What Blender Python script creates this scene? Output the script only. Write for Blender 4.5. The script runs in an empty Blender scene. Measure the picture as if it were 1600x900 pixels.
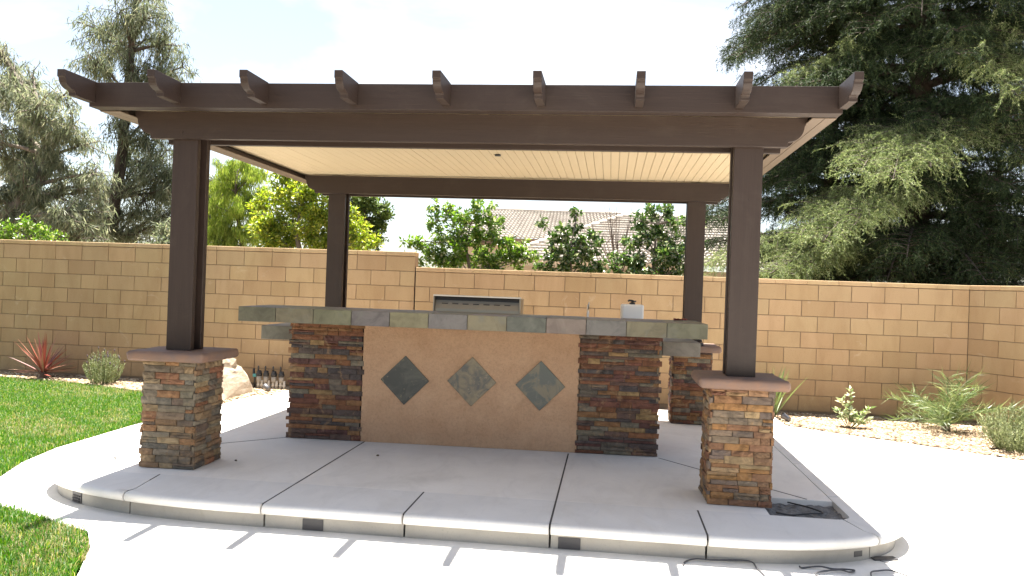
import bpy, bmesh, math, random
import numpy as np
from mathutils import Vector, Matrix
rnd = random.Random(7); nr = np.random.RandomState(11)
scn = bpy.context.scene; COL = scn.collection
# ------------------------------------------------------------------ camera
CAM = np.array([3.0334, -5.5655, 1.3468]); FOC = 1275.6
def cam_axes(yaw, pit, rol):
    y, p, r = map(math.radians, (yaw, pit, rol))
    f = np.array([-math.sin(y)*math.cos(p), math.cos(y)*math.cos(p), math.sin(p)])
    rt = np.array([math.cos(y), math.sin(y), 0.]); up = np.cross(rt, f)
    return rt*math.cos(r)+up*math.sin(r), up*math.cos(r)-rt*math.sin(r), f
CR, CU, CF = cam_axes(6.899, -.024, 2.0435)
cd = bpy.data.cameras.new('camera'); cam = bpy.data.objects.new('camera', cd); COL.objects.link(cam)
cam.matrix_world = Matrix(((CR[0], CU[0], -CF[0], CAM[0]), (CR[1], CU[1], -CF[1], CAM[1]), (CR[2], CU[2], -CF[2], CAM[2]), (0, 0, 0, 1)))
cd.sensor_width = 36; cd.lens = FOC/1600*36; cd.clip_end = 2000; cd.clip_start = .05
scn.camera = cam
def at(px, py, y):            # photo pixel -> point on the plane at depth y (layout of far trees)
    d = CF+CR*(px-800)/FOC-CU*(py-450)/FOC
    return CAM+d*((y-CAM[1])/d[1])
# ------------------------------------------------------------------ sky, sun, exposure
SUN = Vector((.265, -.53, -2.77)).normalized()
w = bpy.data.worlds.new('World'); scn.world = w; w.use_nodes = True
nt = w.node_tree; bg = nt.nodes['Background']; sk = nt.nodes.new('ShaderNodeTexSky'); sk.sky_type = 'NISHITA'
sk.sun_disc = False; sk.sun_elevation = math.asin(-SUN.z); sk.sun_rotation = math.atan2(-SUN.x, -SUN.y)
sk.dust_density = 1.6; sk.air_density = 1.0; sk.ozone_density = .6; sk.altitude = 300
hz = nt.nodes.new('ShaderNodeHueSaturation'); hz.inputs['Saturation'].default_value = .72   # hazy pale sky
nt.links.new(sk.outputs[0], hz.inputs['Color'])
tc = nt.nodes.new('ShaderNodeTexCoord'); mp = nt.nodes.new('ShaderNodeMapping'); mp.inputs['Scale'].default_value = (1, 1, 2.6); nt.links.new(tc.outputs['Generated'], mp.inputs[0])
cn = nt.nodes.new('ShaderNodeTexNoise'); cn.inputs['Scale'].default_value = 2.3; cn.inputs['Detail'].default_value = 7; cn.inputs['Roughness'].default_value = .55; cn.inputs['Distortion'].default_value = .4; nt.links.new(mp.outputs[0], cn.inputs['Vector'])
cr = nt.nodes.new('ShaderNodeValToRGB'); cr.color_ramp.elements[0].position = .46; cr.color_ramp.elements[1].position = .74; nt.links.new(cn.outputs['Fac'], cr.inputs[0])
bw = nt.nodes.new('ShaderNodeHueSaturation'); bw.inputs['Saturation'].default_value = .12; bw.inputs['Value'].default_value = 1.2; nt.links.new(sk.outputs[0], bw.inputs['Color'])   # thin white cloud
cm = nt.nodes.new('ShaderNodeMix'); cm.data_type = 'RGBA'; nt.links.new(cr.outputs[0], cm.inputs[0]); nt.links.new(hz.outputs[0], cm.inputs[6]); nt.links.new(bw.outputs[0], cm.inputs[7])
nt.links.new(cm.outputs[2], bg.inputs[0]); bg.inputs[1].default_value = .05
ld = bpy.data.lights.new('sun', 'SUN'); ld.energy = 5.0; ld.angle = math.radians(.53); ld.color = (1, .95, .87)
sun = bpy.data.objects.new('sun', ld); COL.objects.link(sun); sun.rotation_euler = SUN.to_track_quat('-Z', 'Y').to_euler(); sun.location = (0, 0, 30)
scn.view_settings.view_transform = 'Standard'; scn.view_settings.look = 'None'; scn.view_settings.gamma = 1
scn.view_settings.use_curve_mapping = False; scn.view_settings.exposure = 2.42
scn.render.engine = 'CYCLES'
scn.cycles.max_bounces = 10; scn.cycles.diffuse_bounces = 6; scn.cycles.transparent_max_bounces = 8
# ------------------------------------------------------------------ helpers
def link(name, me, mat=None, parent=None):
    o = bpy.data.objects.new(name, me); COL.objects.link(o)
    if mat is not None and me is not None and not me.materials: me.materials.append(mat)
    if parent is not None: o.parent = parent
    return o
def tag(o, label=None, cat=None, group=None, kind=None):
    if label: o['label'] = label
    if cat: o['category'] = cat
    if group: o['group'] = group
    if kind: o['kind'] = kind
    return o
def thing(name, loc, label, cat, group=None, rz=0):
    o = bpy.data.objects.new(name, None); COL.objects.link(o); o.location = loc; o.rotation_euler = (0, 0, rz); o.empty_display_size = .1
    return tag(o, label, cat, group)
def npmesh(name, V, F, smooth=False):
    V = np.asarray(V, np.float32); F = np.asarray(F, np.int32); k = F.shape[1]
    me = bpy.data.meshes.new(name); me.vertices.add(len(V)); me.vertices.foreach_set('co', V.ravel())
    me.loops.add(F.size); me.loops.foreach_set('vertex_index', F.ravel())
    me.polygons.add(len(F)); me.polygons.foreach_set('loop_start', np.arange(0, F.size, k, dtype=np.int32))
    me.update(calc_edges=True)
    if smooth: me.polygons.foreach_set('use_smooth', np.ones(len(F), bool))
    return me
class MB:
    def __init__(s): s.v = []; s.f = []; s.sm = []
    def add(s, vs, fs, smooth=False):
        b = len(s.v); s.v += [tuple(v) for v in vs]; s.f += [tuple(b+i for i in f) for f in fs]; s.sm += [smooth]*len(fs); return s
    def box(s, x0, x1, y0, y1, z0, z1):
        vs = [(x, y, z) for z in (z0, z1) for y in (y0, y1) for x in (x0, x1)]
        return s.add(vs, [(0, 2, 3, 1), (4, 5, 7, 6), (0, 1, 5, 4), (2, 6, 7, 3), (0, 4, 6, 2), (1, 3, 7, 5)])
    def prism(s, pts, fn, a, b):      # 2-D outline pts swept from a to b by fn(p, t)
        n = len(pts); vs = [fn(p, a) for p in pts]+[fn(p, b) for p in pts]
        fs = [tuple(range(n)), tuple(range(2*n-1, n-1, -1))]+[(i, i+n, (i+1) % n+n, (i+1) % n) for i in range(n)]
        return s.add(vs, fs)
    def tube(s, path, rad, n=8, cap=True):
        P = [Vector(p) for p in path]; rs = rad if hasattr(rad, '__len__') else [rad]*len(P)
        vs = []; up = Vector((.31, .17, .93))
        for i, p in enumerate(P):
            t = (P[min(i+1, len(P)-1)]-P[max(i-1, 0)]).normalized()
            a = t.cross(up); a = a.normalized() if a.length > 1e-4 else t.orthogonal().normalized(); b = t.cross(a)
            vs += [p+(a*math.cos(2*math.pi*k/n)+b*math.sin(2*math.pi*k/n))*rs[i] for k in range(n)]
        fs = [(i*n+k, i*n+(k+1) % n, (i+1)*n+(k+1) % n, (i+1)*n+k) for i in range(len(P)-1) for k in range(n)]
        s.add(vs, fs, True)
        if cap:
            b = len(s.v)-len(vs)
            s.f += [tuple(b+k for k in range(n))[::-1], tuple(b+(len(P)-1)*n+k for k in range(n))]; s.sm += [False, False]
        return s
    def lathe(s, prof, c=(0, 0, 0), n=20):
        vs = [(c[0]+r*math.cos(2*math.pi*k/n), c[1]+r*math.sin(2*math.pi*k/n), c[2]+z) for r, z in prof for k in range(n)]
        fs = [(i*n+k, i*n+(k+1) % n, (i+1)*n+(k+1) % n, (i+1)*n+k) for i in range(len(prof)-1) for k in range(n)]
        return s.add(vs, fs, True)
    def mesh(s, name, bevel=0, seg=2):
        me = bpy.data.meshes.new(name); me.from_pydata(s.v, [], s.f)
        me.polygons.foreach_set('use_smooth', s.sm)
        bm = bmesh.new(); bm.from_mesh(me); bmesh.ops.recalc_face_normals(bm, faces=bm.faces)
        if bevel:
            ed = [e for e in bm.edges if len(e.link_faces) == 2 and e.calc_face_angle(0) > .5]
            bmesh.ops.bevel(bm, geom=ed, offset=bevel, segments=seg, affect='EDGES', profile=.5, clamp_overlap=True)
        bm.to_mesh(me); bm.free(); return me
    def build(s, name, mat, parent=None, bevel=0, seg=2):
        return link(name, s.mesh(name, bevel, seg), mat, parent)
# ------------------------------------------------------------------ materials
class NT:
    def __init__(s, name):
        s.m = bpy.data.materials.new(name); s.m.use_nodes = True; s.t = s.m.node_tree; s.b = s.t.nodes['Principled BSDF']; s.out = s.t.nodes['Material Output']
    def n(s, typ, **kw):
        o = s.t.nodes.new(typ)
        for k, v in kw.items(): setattr(o, k, v)
        return o
    def l(s, a, b): s.t.links.new(a, b)
    def coord(s, kind='Object', scale=(1, 1, 1), rnd_off=False):
        tc = s.n('ShaderNodeTexCoord'); mp = s.n('ShaderNodeMapping'); mp.inputs['Scale'].default_value = scale
        s.l(tc.outputs[kind], mp.inputs[0])
        if rnd_off:
            oi = s.n('ShaderNodeObjectInfo'); ml = s.n('ShaderNodeMath', operation='MULTIPLY'); ml.inputs[1].default_value = 57.3
            s.l(oi.outputs['Random'], ml.inputs[0]); s.l(ml.outputs[0], mp.inputs['Location'])
        return mp.outputs[0]
    def geo(s, scale=(1, 1, 1)):
        g = s.n('ShaderNodeNewGeometry'); mp = s.n('ShaderNodeMapping'); mp.inputs['Scale'].default_value = scale
        s.l(g.outputs['Position'], mp.inputs[0]); return mp.outputs[0]
    def noise(s, co, sc, det=5, rough=.55, dist=0):
        q = s.n('ShaderNodeTexNoise'); q.inputs['Scale'].default_value = sc; q.inputs['Detail'].default_value = det
        q.inputs['Roughness'].default_value = rough; q.inputs['Distortion'].default_value = dist; s.l(co, q.inputs['Vector']); return q.outputs['Fac']
    def ramp(s, fac, stops):
        r = s.n('ShaderNodeValToRGB'); e = r.color_ramp.elements
        while len(e) < len(stops): e.new(.5)
        for el, (p, c) in zip(e, stops): el.position = p; el.color = (*c, 1) if len(c) == 3 else c
        s.l(fac, r.inputs[0]); return r.outputs[0]
    def mix(s, a, b, fac, mode='MIX'):
        q = s.n('ShaderNodeMix', data_type='RGBA', blend_type=mode)
        for val, i in ((a, 6), (b, 7)):
            if isinstance(val, tuple): q.inputs[i].default_value = (*val, 1)
            else: s.l(val, q.inputs[i])
        if isinstance(fac, (int, float)): q.inputs[0].default_value = fac
        else: s.l(fac, q.inputs[0])
        return q.outputs[2]
    def col(s, c):
        if isinstance(c, tuple): s.b.inputs['Base Color'].default_value = (*c, 1)
        else: s.l(c, s.b.inputs['Base Color'])
        return s
    def rough(s, r, spec=None, metal=None):
        s.b.inputs['Roughness'].default_value = r
        if spec is not None: s.b.inputs['Specular IOR Level'].default_value = spec
        if metal is not None: s.b.inputs['Metallic'].default_value = metal
        return s
    def bump(s, h, strength=.3, dist=.01):
        b = s.n('ShaderNodeBump'); b.inputs['Strength'].default_value = strength; b.inputs['Distance'].default_value = dist
        s.l(h, b.inputs['Height']); s.l(b.outputs[0], s.b.inputs['Normal']); return s
def g(v): return (v, v, v)
def m_plain(name, c, r=.6, var=.15, sc=8, metal=None, bs=.15):
    m = NT(name); f = m.noise(m.coord(), sc)
    m.col(m.mix(tuple(x*(1-var) for x in c), tuple(min(1, x*(1+var)) for x in c), f)).rough(r, metal=metal).bump(m.noise(m.coord(), sc*6), bs, .004); return m.m
def m_alu(st):
    m = NT('brown_painted_aluminium'); f = m.noise(m.geo(st), 2.2, 7, .62, .35)
    c = m.mix((.027, .0165, .0122), (.033, .0207, .0154), m.ramp(f, [(.32, g(0)), (.68, g(1))]))
    c = m.mix(c, (.085, .066, .052), m.mix(g(0), g(.22), m.ramp(m.noise(m.geo(), 2.1, 7, .7, .8), [(.54, g(0)), (.76, g(1))])))   # dust
    m.col(c).rough(.5, .3).bump(m.noise(m.geo(st), 4.5, 6, .65, .3), .35, .004); return m.m
def m_concrete(name, a, b, stain=(.30, .27, .23), sa=.35):
    m = NT(name); co = m.geo(); c = m.mix(a, b, m.ramp(m.noise(co, 1.7, 6, .6), [(.3, g(0)), (.7, g(1))]))
    c = m.mix(c, stain, m.mix(g(0), g(sa), m.ramp(m.noise(co, .9, 8, .65, .6), [(.56, g(0)), (.78, g(1))])))
    c = m.mix(c, tuple(x*.8 for x in a), m.mix(g(0), g(.45), m.ramp(m.noise(co, 70, 3, .7), [(.58, g(0)), (.75, g(1))])))
    c = m.mix(c, tuple(x*.84 for x in a), m.mix(g(0), g(.4), m.ramp(m.noise(m.geo((1, .35, 1)), 4.5, 8, .68, 1.4), [(.50, g(0)), (.70, g(1))])))
    m.col(c).rough(.85, .25).bump(m.noise(co, 90, 5, .7), .25, .003); return m.m
def m_objcol(name, sc, dark=.5, rough=.8, stretch=(1, 1, 1), bs=.5, bd=.006, tint=None):
    m = NT(name); oi = m.n('ShaderNodeObjectInfo'); co = m.coord('Object', stretch, True); gm = m.geo()
    f = m.noise(gm, sc, 7, .65, .8)
    c = m.mix(m.mix(oi.outputs['Color'], g(0), dark), oi.outputs['Color'], m.ramp(f, [(.30, g(0)), (.58, g(1))]))
    if tint: c = m.mix(c, tint, m.mix(g(0), g(.6), m.ramp(m.noise(gm, sc*.45, 5, .6, 1.5), [(.55, g(0)), (.68, g(1))])))
    m.col(c).rough(rough, .3).bump(m.noise(gm, sc*2.2, 8, .7), bs, bd); return m.m
def m_block():
    m = NT('tan_concrete_block'); oi = m.n('ShaderNodeObjectInfo'); gm = m.geo()
    base = oi.outputs['Color']
    c = m.mix(base, m.mix(base, (.30, .19, .10), .55), m.ramp(m.noise(m.geo((1.4, 1.4, .4)), 2.6, 6, .62, .5), [(.42, g(0)), (.68, g(1))]))
    c = m.mix(c, m.mix(c, g(0), .5), m.ramp(m.noise(gm, 160, 3, .7), [(.60, g(0)), (.72, g(1))]))
    c = m.mix(c, (.62, .52, .40), m.mix(g(0), g(.35), m.ramp(m.noise(gm, 3.1, 6, .7, 1), [(.62, g(0)), (.75, g(1))])))
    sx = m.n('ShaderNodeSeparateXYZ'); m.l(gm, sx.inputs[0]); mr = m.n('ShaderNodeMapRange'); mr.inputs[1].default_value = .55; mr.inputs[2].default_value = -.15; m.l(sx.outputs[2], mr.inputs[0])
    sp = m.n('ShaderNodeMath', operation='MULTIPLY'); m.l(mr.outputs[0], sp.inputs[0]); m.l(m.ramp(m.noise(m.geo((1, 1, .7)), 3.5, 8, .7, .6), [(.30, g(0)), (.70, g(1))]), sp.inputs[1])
    c = m.mix(c, (.24, .16, .095), sp.outputs[0])       # soil splash and shade, both painted into the lower courses
    m.col(c).rough(.92, .2).bump(m.noise(gm, 120, 5, .75), .5, .004); return m.m
def m_leaf(name, stops, trans=.35, rough=.5, spec=.35):
    m = NT(name); ge = m.n('ShaderNodeNewGeometry')
    c = m.ramp(ge.outputs['Random Per Island'], stops)
    m.col(c).rough(rough, spec)
    tr = m.n('ShaderNodeBsdfTranslucent'); tc = m.mix(c, (1.0, .95, .35), .25, 'MULTIPLY'); hs = m.n('ShaderNodeHueSaturation'); hs.inputs['Value'].default_value = 1.5; hs.inputs['Saturation'].default_value = 1.1
    m.l(tc, hs.inputs['Color']); m.l(hs.outputs[0], tr.inputs[0])
    mx = m.n('ShaderNodeMixShader'); mx.inputs[0].default_value = trans
    m.l(m.b.outputs[0], mx.inputs[1]); m.l(tr.outputs[0], mx.inputs[2]); m.l(mx.outputs[0], m.out.inputs[0]); return m.m
def m_bark(name, a, b, sc=9):
    m = NT(name); gm = m.geo((1, 1, .25)); m.col(m.mix(a, b, m.ramp(m.noise(gm, sc, 6, .65, .5), [(.35, g(0)), (.65, g(1))]))).rough(.9, .2).bump(m.noise(gm, sc*3, 6, .7), .7, .02); return m.m
ALU = m_alu((1.2, 14, 26)); ALUV = m_alu((22, 22, 1.2))
CREAM = m_plain('cream_painted_panel', (.52, .415, .265), .5, .05, 2, bs=.04)
SLAB = m_concrete('concrete_slab', (.62, .585, .54), (.70, .67, .625))
COPE = m_concrete('concrete_coping', (.57, .55, .52), (.64, .62, .59), (.40, .35, .28), .3)
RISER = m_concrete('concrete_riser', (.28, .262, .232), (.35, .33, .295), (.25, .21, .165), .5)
PATIO = m_concrete('concrete_patio', (.58, .56, .525), (.66, .64, .60))
STONE = m_objcol('ledge_stone', 16, .5, .82, bs=.9, bd=.010, tint=(.27, .17, .09))
SLATE = m_objcol('slate_tile', 9, .35, .55, bs=.45, bd=.005, tint=(.15, .145, .115))
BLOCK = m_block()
MORTAR = m_plain('dark_mortar', (.215, .157, .103), .95, .25, 20)
STMORT = m_plain('stone_mortar', (.07, .055, .045), .95, .25, 30)
def m_stucco():
    m = NT('terracotta_stucco'); gm = m.geo()
    c = m.mix((.43, .262, .155), (.51, .33, .205), m.ramp(m.noise(gm, 3.2, 6, .65, .4), [(.3, g(0)), (.7, g(1))]))
    c = m.mix(c, (.34, .19, .10), m.mix(g(0), g(.5), m.ramp(m.noise(m.geo((1, 1, .6)), 6, 7, .7, .8), [(.58, g(0)), (.74, g(1))])))
    c = m.mix(c, m.mix(c, g(0), .2), m.ramp(m.noise(gm, 48, 6, .8, .4), [(.46, g(0)), (.66, g(1))]))
    m.col(c).rough(.92, .2).bump(m.noise(gm, 55, 8, .8, .3), 1.0, .012); return m.m
STUCCO = m_stucco()
def m_cap():
    m = NT('stained_concrete_cap'); gm = m.geo()
    c = m.mix((.20, .118, .080), (.145, .100, .080), m.ramp(m.noise(gm, 5, 6, .65, .7), [(.35, g(0)), (.65, g(1))]))
    c = m.mix(c, (.13, .10, .095), m.ramp(m.noise(gm, 9, 7, .7, .5), [(.5, g(0)), (.72, g(.8))]))
    m.col(c).rough(.75, .3).bump(m.noise(gm, 60, 6, .7), .4, .004); return m.m
CAP = m_cap()
STEEL = m_plain('stainless_steel', (.55, .53, .50), .28, .05, 5, metal=1.0, bs=.02)
BLACK = m_plain('black_plastic', (.016, .016, .018), .45, .2, 20)
BRONZE = m_plain('dark_bronze_cover', (.035, .033, .036), .5, .2, 20)
WHITEP = m_plain('white_plastic', (.70, .70, .69), .4, .04, 6, bs=.03)
PVC = m_plain('white_pipe', (.62, .58, .51), .5, .12, 12)
SOIL = m_plain('soil', (.10, .075, .05), .95, .35, 12, bs=.6)
# ------------------------------------------------------------------ the ground and paving
PZ = -.15
def sheet(name, pts, z, mat, kind='structure', thick=None):
    me = bpy.data.meshes.new(name); bm = bmesh.new()
    f = bm.faces.new([bm.verts.new((x, y, z)) for x, y in pts]); bmesh.ops.triangulate(bm, faces=[f])
    bmesh.ops.recalc_face_normals(bm, faces=bm.faces)
    for q in bm.faces:
        if q.normal.z < 0: q.normal_flip()
    bm.to_mesh(me); bm.free()
    o = link(name, me, mat); o['kind'] = kind; return o
m = NT('dry_ground'); m.col(m.ramp(m.noise(m.geo(), .8, 8, .65), [(.3, (.16, .12, .08)), (.7, (.24, .19, .13))])).rough(.95, .2).bump(m.noise(m.geo(), 20, 6), .5, .03); DRY = m.m
sheet('ground', [(-260, -120), (260, -120), (260, 600), (-260, 600)], -.20, DRY)
def inset_poly(pts, d):
    me = bmesh.new(); f = me.faces.new([me.verts.new((x, y, 0)) for x, y in pts])
    if f.calc_area() and f.normal.z < 0: f.normal_flip()
    r = bmesh.ops.inset_individual(me, faces=[f], thickness=d, depth=0); out = [(v.co.x, v.co.y) for v in f.verts]; me.free(); return out
def slab(name, pts, z0, z1, mat, parent, gap=.004, bevel=.004):
    p = inset_poly(pts, gap); mb = MB(); mb.prism(p, lambda q, t: (q[0], q[1], t), z0, z1)
    me = mb.mesh(name, 0)
    bm = bmesh.new(); bm.from_mesh(me)
    ed = [e for e in bm.edges if all(abs(v.co.z-z1) < 1e-5 for v in e.verts)]
    if bevel: bmesh.ops.bevel(bm, geom=ed, offset=bevel, segments=2, affect='EDGES', profile=.5, clamp_overlap=True)
    bmesh.ops.triangulate(bm, faces=[f for f in bm.faces if len(f.verts) > 4]); bm.to_mesh(me); bm.free()
    return link(name, me, mat, parent)
# lower patio: outline cut by its joints into slabs
PATIO_OUT = [(-1.25, 4.55), (-1.5, 4.6), (-1.5, 4.0), (-1.56, 3.2), (-1.62, 1.98), (-1.585, .85), (-1.47, .3), (-1.29, -.15), (-1.55, -.42), (-2.4, -.95), (-5, -2.1),
  (-5.4, -3.1), (-2.4, -1.72), (-1.4, -1.18), (-.76, -.81), (-.45, -.93), (-.127, -1.08), (.078, -1.16), (.27, -1.42), (.472, -1.82), (.72, -2.6), (.92, -4), (1.0, -9),
  (14, -9), (14, 1.2), (9.2, 1.75), (8.1, 2.2), (7.06, 2.87), (6.55, 3.28), (6.11, 3.59), (5.6, 3.93), (5.136, 4.3), (4.9, 4.36), (4.5, 4.2), (-.6, 4.1)]
patio = sheet('patio', PATIO_OUT, PZ-.012, m_plain('joint_sand', (.13, .115, .10), .95, .2, 30))
def cut_slabs(outline, cuts, gap):
    bm = bmesh.new(); bm.faces.new([bm.verts.new((x, y, 0)) for x, y in outline])
    for (x, y, nx, ny) in cuts:
        bmesh.ops.bisect_plane(bm, geom=bm.verts[:]+bm.edges[:]+bm.faces[:], plane_co=(x, y, 0), plane_no=(nx, ny, 0), dist=1e-4)
    res = [[(v.co.x, v.co.y) for v in f.verts] for f in bm.faces if f.calc_area() > .02]; bm.free(); return res
for p in cut_slabs(PATIO_OUT, [(.06, 0, 1, .02), (1.0, 0, 1, 0), (2.74, 0, 1, 0), (4.62, 0, 1, .0), (7.2, 0, 1, 0), (0, -1.19, -.05, 1), (0, -3.1, 0, 1), (0, .05, 0, 1), (0, 2.2, 0, 1), (0, 3.4, 0, 1), (-.9, 0, 1, 0)], .003):
    slab('concrete_slab', p, PZ-.10, PZ, PATIO, patio, .004, 0)
# raised platform: coping pieces with a bullnose over a recessed riser, field slabs inside
platform = sheet('platform', [(-.6, 3.95), (-.6, -.05), (-.3, -.42), (.1, -.62), (.7, -.75), (3.7, -.75), (4.2, -.62), (4.55, -.3), (4.66, 3.95)], -.125, MORTAR)
def arc(cx, cy, r, a0, a1, n): return [(cx+r*math.cos(math.radians(a0+(a1-a0)*i/n)), cy+r*math.sin(math.radians(a0+(a1-a0)*i/n))) for i in range(n+1)]
XL, XR, YF, YB = -.85, 4.93, -.915, 4.0; IXL, IXR, IYF = -.48, 4.55, -.36
def lin(a, b, n): return [(a[0]+(b[0]-a[0])*i/n, a[1]+(b[1]-a[1])*i/n) for i in range(n+1)]
segs = []   # (outer points, inner points) for each coping piece
for y0, y1 in ((YB, 2.6), (2.6, 1.25), (1.25, .0)): segs.append((lin((XL, y0), (XL, y1), 4), lin((IXL, y0), (IXL, y1), 4)))
EL = (.95, .0, 1.80, .915, 2.4); ER = (3.65, .0, 1.28, .915, 2.3)      # the two front corners sweep round as quarter superellipses
def spt(E, deg):
    c, q = math.cos(math.radians(deg)), math.sin(math.radians(deg)); k = 2/E[4]
    return (E[0]+E[2]*math.copysign(abs(c)**k, c), E[1]+E[3]*math.copysign(abs(q)**k, q))
def ell(E, a0, a1, n): return [spt(E, a0+(a1-a0)*i/n) for i in range(n+1)]
def on_riser(E, deg, off=.0625):
    p = Vector(spt(E, deg)); t_ = (Vector(spt(E, deg+.5))-Vector(spt(E, deg-.5))).normalized(); nv = Vector((t_.y, -t_.x)); p -= nv*off
    return p.x, p.y, math.atan2(nv.x, -nv.y)
segs.append((ell(EL, 180, 245.7, 16), lin((IXL, .05), (IXL, -.16), 2)[:-1]+arc(-.28, -.16, .2, 180, 270, 13)+[(.05, IYF)]))
segs.append((ell(EL, 245.7, 270, 6)+[(1.01, YF)], lin((.05, IYF), (1.01, IYF), 7)))
for x0, x1 in ((1.01, 1.875), (1.875, 2.735), (2.735, 3.62)): segs.append((lin((x0, YF), (x1, YF), 5), lin((x0, IYF), (x1, IYF), 5)))
aI = arc(4.45, -.26, .1, -90, 0, 20)
segs.append(([(3.62, YF)]+ell(ER, -90, -44, 10), lin((3.62, IYF), (4.45, IYF), 5)[:-1]+aI[:7]))
segs.append((ell(ER, -44, 0, 14)+[(XR, .28)], aI[6:]+[(IXR, .22)]))
for y0, y1 in ((.28, 1.3), (1.3, 2.4), (2.4, 3.3), (3.3, YB)): segs.append((lin((XR, y0), (XR, y1), 4), lin((IXR, y0 if y0 > .3 else .22), (IXR, y1), 4)))
GAP = .006
def coping(outer, inner):
    n = len(outer); O = [Vector((*p, 0)) for p in outer]; I = [Vector((*p, 0)) for p in inner]
    def sh(L):
        d0 = (L[1]-L[0]); d1 = (L[-2]-L[-1]); L = [v.copy() for v in L]
        if d0.length > 1e-3: L[0] += d0.normalized()*GAP
        if d1.length > 1e-3: L[-1] += d1.normalized()*GAP
        return L
    O, I = sh(O), sh(I)
    nrm = []
    for i in range(n):
        t = (O[min(i+1, n-1)]-O[max(i-1, 0)]).normalized(); nrm.append(Vector((t.y, -t.x, 0)))   # outward (path runs counter-clockwise)
    R = .030; prof = [(None, 0), (-.10, 0), (-.055, 0), (-R-.004, -.0002)]+[(-R+R*math.sin(a), -.0015-R+R*math.cos(a)) for a in (.35, .75, 1.15, math.pi/2, 2.0, 2.4, 2.8, math.pi)]+[(-.075, -.0635), (None, -.0635)]
    mb = MB(); vs = []
    for i in range(n):
        for (o, z) in prof:
            p = I[i]+(O[i]-I[i])*.008 if o is None else O[i]+nrm[i]*o
            vs.append((p.x, p.y, z))
    k = len(prof)
    fs = [(i*k+j, i*k+(j+1) % k, (i+1)*k+(j+1) % k, (i+1)*k+j) for i in range(n-1) for j in range(k)]
    mb.add(vs, fs, True); mb.sm = [2 <= j <= 12 for i in range(n-1) for j in range(k)]; mb.f += [tuple(range(k)), tuple((n-1)*k+j for j in range(k))][::1]; mb.sm += [False, False]
    me = mb.mesh('coping')
    c = link('coping', me, COPE, platform)
    rb = MB(); rv = []
    for i in range(n):
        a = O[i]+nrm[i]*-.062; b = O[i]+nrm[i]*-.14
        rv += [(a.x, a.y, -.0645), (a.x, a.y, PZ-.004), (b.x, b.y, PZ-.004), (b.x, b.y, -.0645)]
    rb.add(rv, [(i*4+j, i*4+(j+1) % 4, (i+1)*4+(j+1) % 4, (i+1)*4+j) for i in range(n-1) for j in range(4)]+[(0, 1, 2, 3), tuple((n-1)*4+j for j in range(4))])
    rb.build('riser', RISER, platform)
for o_, i_ in segs: coping(o_, i_)
cL = arc(-.28, -.16, .2, 180, 270, 8)
for p in ([(IXL, .3)]+cL+[(1.01, IYF), (1.01, 1.85), (.34, 1.15)], [(IXL, YB), (IXL, .3), (.34, 1.15), (1.01, 1.85), (1.01, YB)], [(1.01, IYF), (2.735, IYF), (2.735, YB), (1.01, YB)],
          [(2.735, IYF), (4.06, IYF), (4.06, .10), (4.395, .10), (3.47, 1.2), (2.735, 2.07)], [(4.395, .10), (IXR, .10), (IXR, YB), (2.735, YB), (2.735, 2.07), (3.47, 1.2)]):
    slab('field_slab', p, -.12, -.001, SLAB, platform, .0055, .004)
JF = m_plain('dark_joint_filler', (.055, .05, .046), .95, .25, 40)
def joint(a, b, wd=.011, z=.0004):
    a, b = Vector((*a, 0)), Vector((*b, 0)); d = (b-a).normalized(); n_ = Vector((-d.y, d.x, 0))*wd/2
    MB().prism([a-n_, b-n_, b+n_, a+n_], lambda q, t: (q.x, q.y, t), -.03, z).build('joint_filler', JF, platform)
for a, b in (((1.01, IYF), (1.01, 1.16)), ((2.735, IYF), (2.735, 1.16)), ((IXL, .3), (.34, 1.15)), ((4.385, .112), (3.47, 1.2))): joint(a, b)
for x in (1.01, 1.875, 2.735, 3.62): joint((x, YF+.035), (x, IYF), .011, -.0004)
joint((.088, -.81), (.051, IYF), .011, -.0004)
m = NT('wet_rubble'); m.col(m.ramp(m.noise(m.geo(), 22, 8, .7, .6), [(.3, (.07, .068, .065)), (.6, (.16, .155, .15)), (.75, (.34, .33, .32))])).rough(.7).bump(m.noise(m.geo(), 30, 7), 1, .03); RUB = m.m
hm = MB(); N = 14
hv = [(4.05+.52*i/N, -.37+.49*j/N, -.052+.025*nr.rand()+.025*math.exp(-((i-6)**2+(j-3)**2)/8)) for j in range(N+1) for i in range(N+1)]
hm.add(hv, [(j*(N+1)+i, j*(N+1)+i+1, (j+1)*(N+1)+i+1, (j+1)*(N+1)+i) for j in range(N) for i in range(N)]); hm.build('hole_rubble', RUB, platform)
# ------------------------------------------------------------------ block walls
def rough_box(seed, nx, nz, jd, jx, chip=0):
    """unit stone: x 0..1, z 0..1, front at y=-1 (uneven), back y=0"""
    r = random.Random(seed); vs = []; fs = []
    for j in range(nz+1):
        for i in range(nx+1):
            ex = i in (0, nx); ez = j in (0, nz)
            vs.append((i/nx+(r.uniform(-jx, jx) if not ex else r.uniform(0, jx)*(1 if i == 0 else -1)), -1+r.uniform(0, jd)+(jd*.8 if ex or ez else 0), j/nz+(r.uniform(-jx, jx) if not ez else r.uniform(0, jx*2.0)*(1 if j == 0 else -1))))
    for j in range(nz):
        for i in range(nx): a = j*(nx+1)+i; fs.append((a, a+1, a+nx+2, a+nx+1))
    ring = [i for i in range(nx+1)]+[j*(nx+1)+nx for j in range(1, nz+1)]+[nz*(nx+1)+i for i in range(nx-1, -1, -1)]+[j*(nx+1) for j in range(nz-1, 0, -1)]
    b = len(vs)
    for q in ring: vs.append((vs[q][0], 0, vs[q][2]))
    n = len(ring)
    for k in range(n): fs.append((ring[k], b+k, b+(k+1) % n, ring[(k+1) % n]))
    return vs, fs
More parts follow.
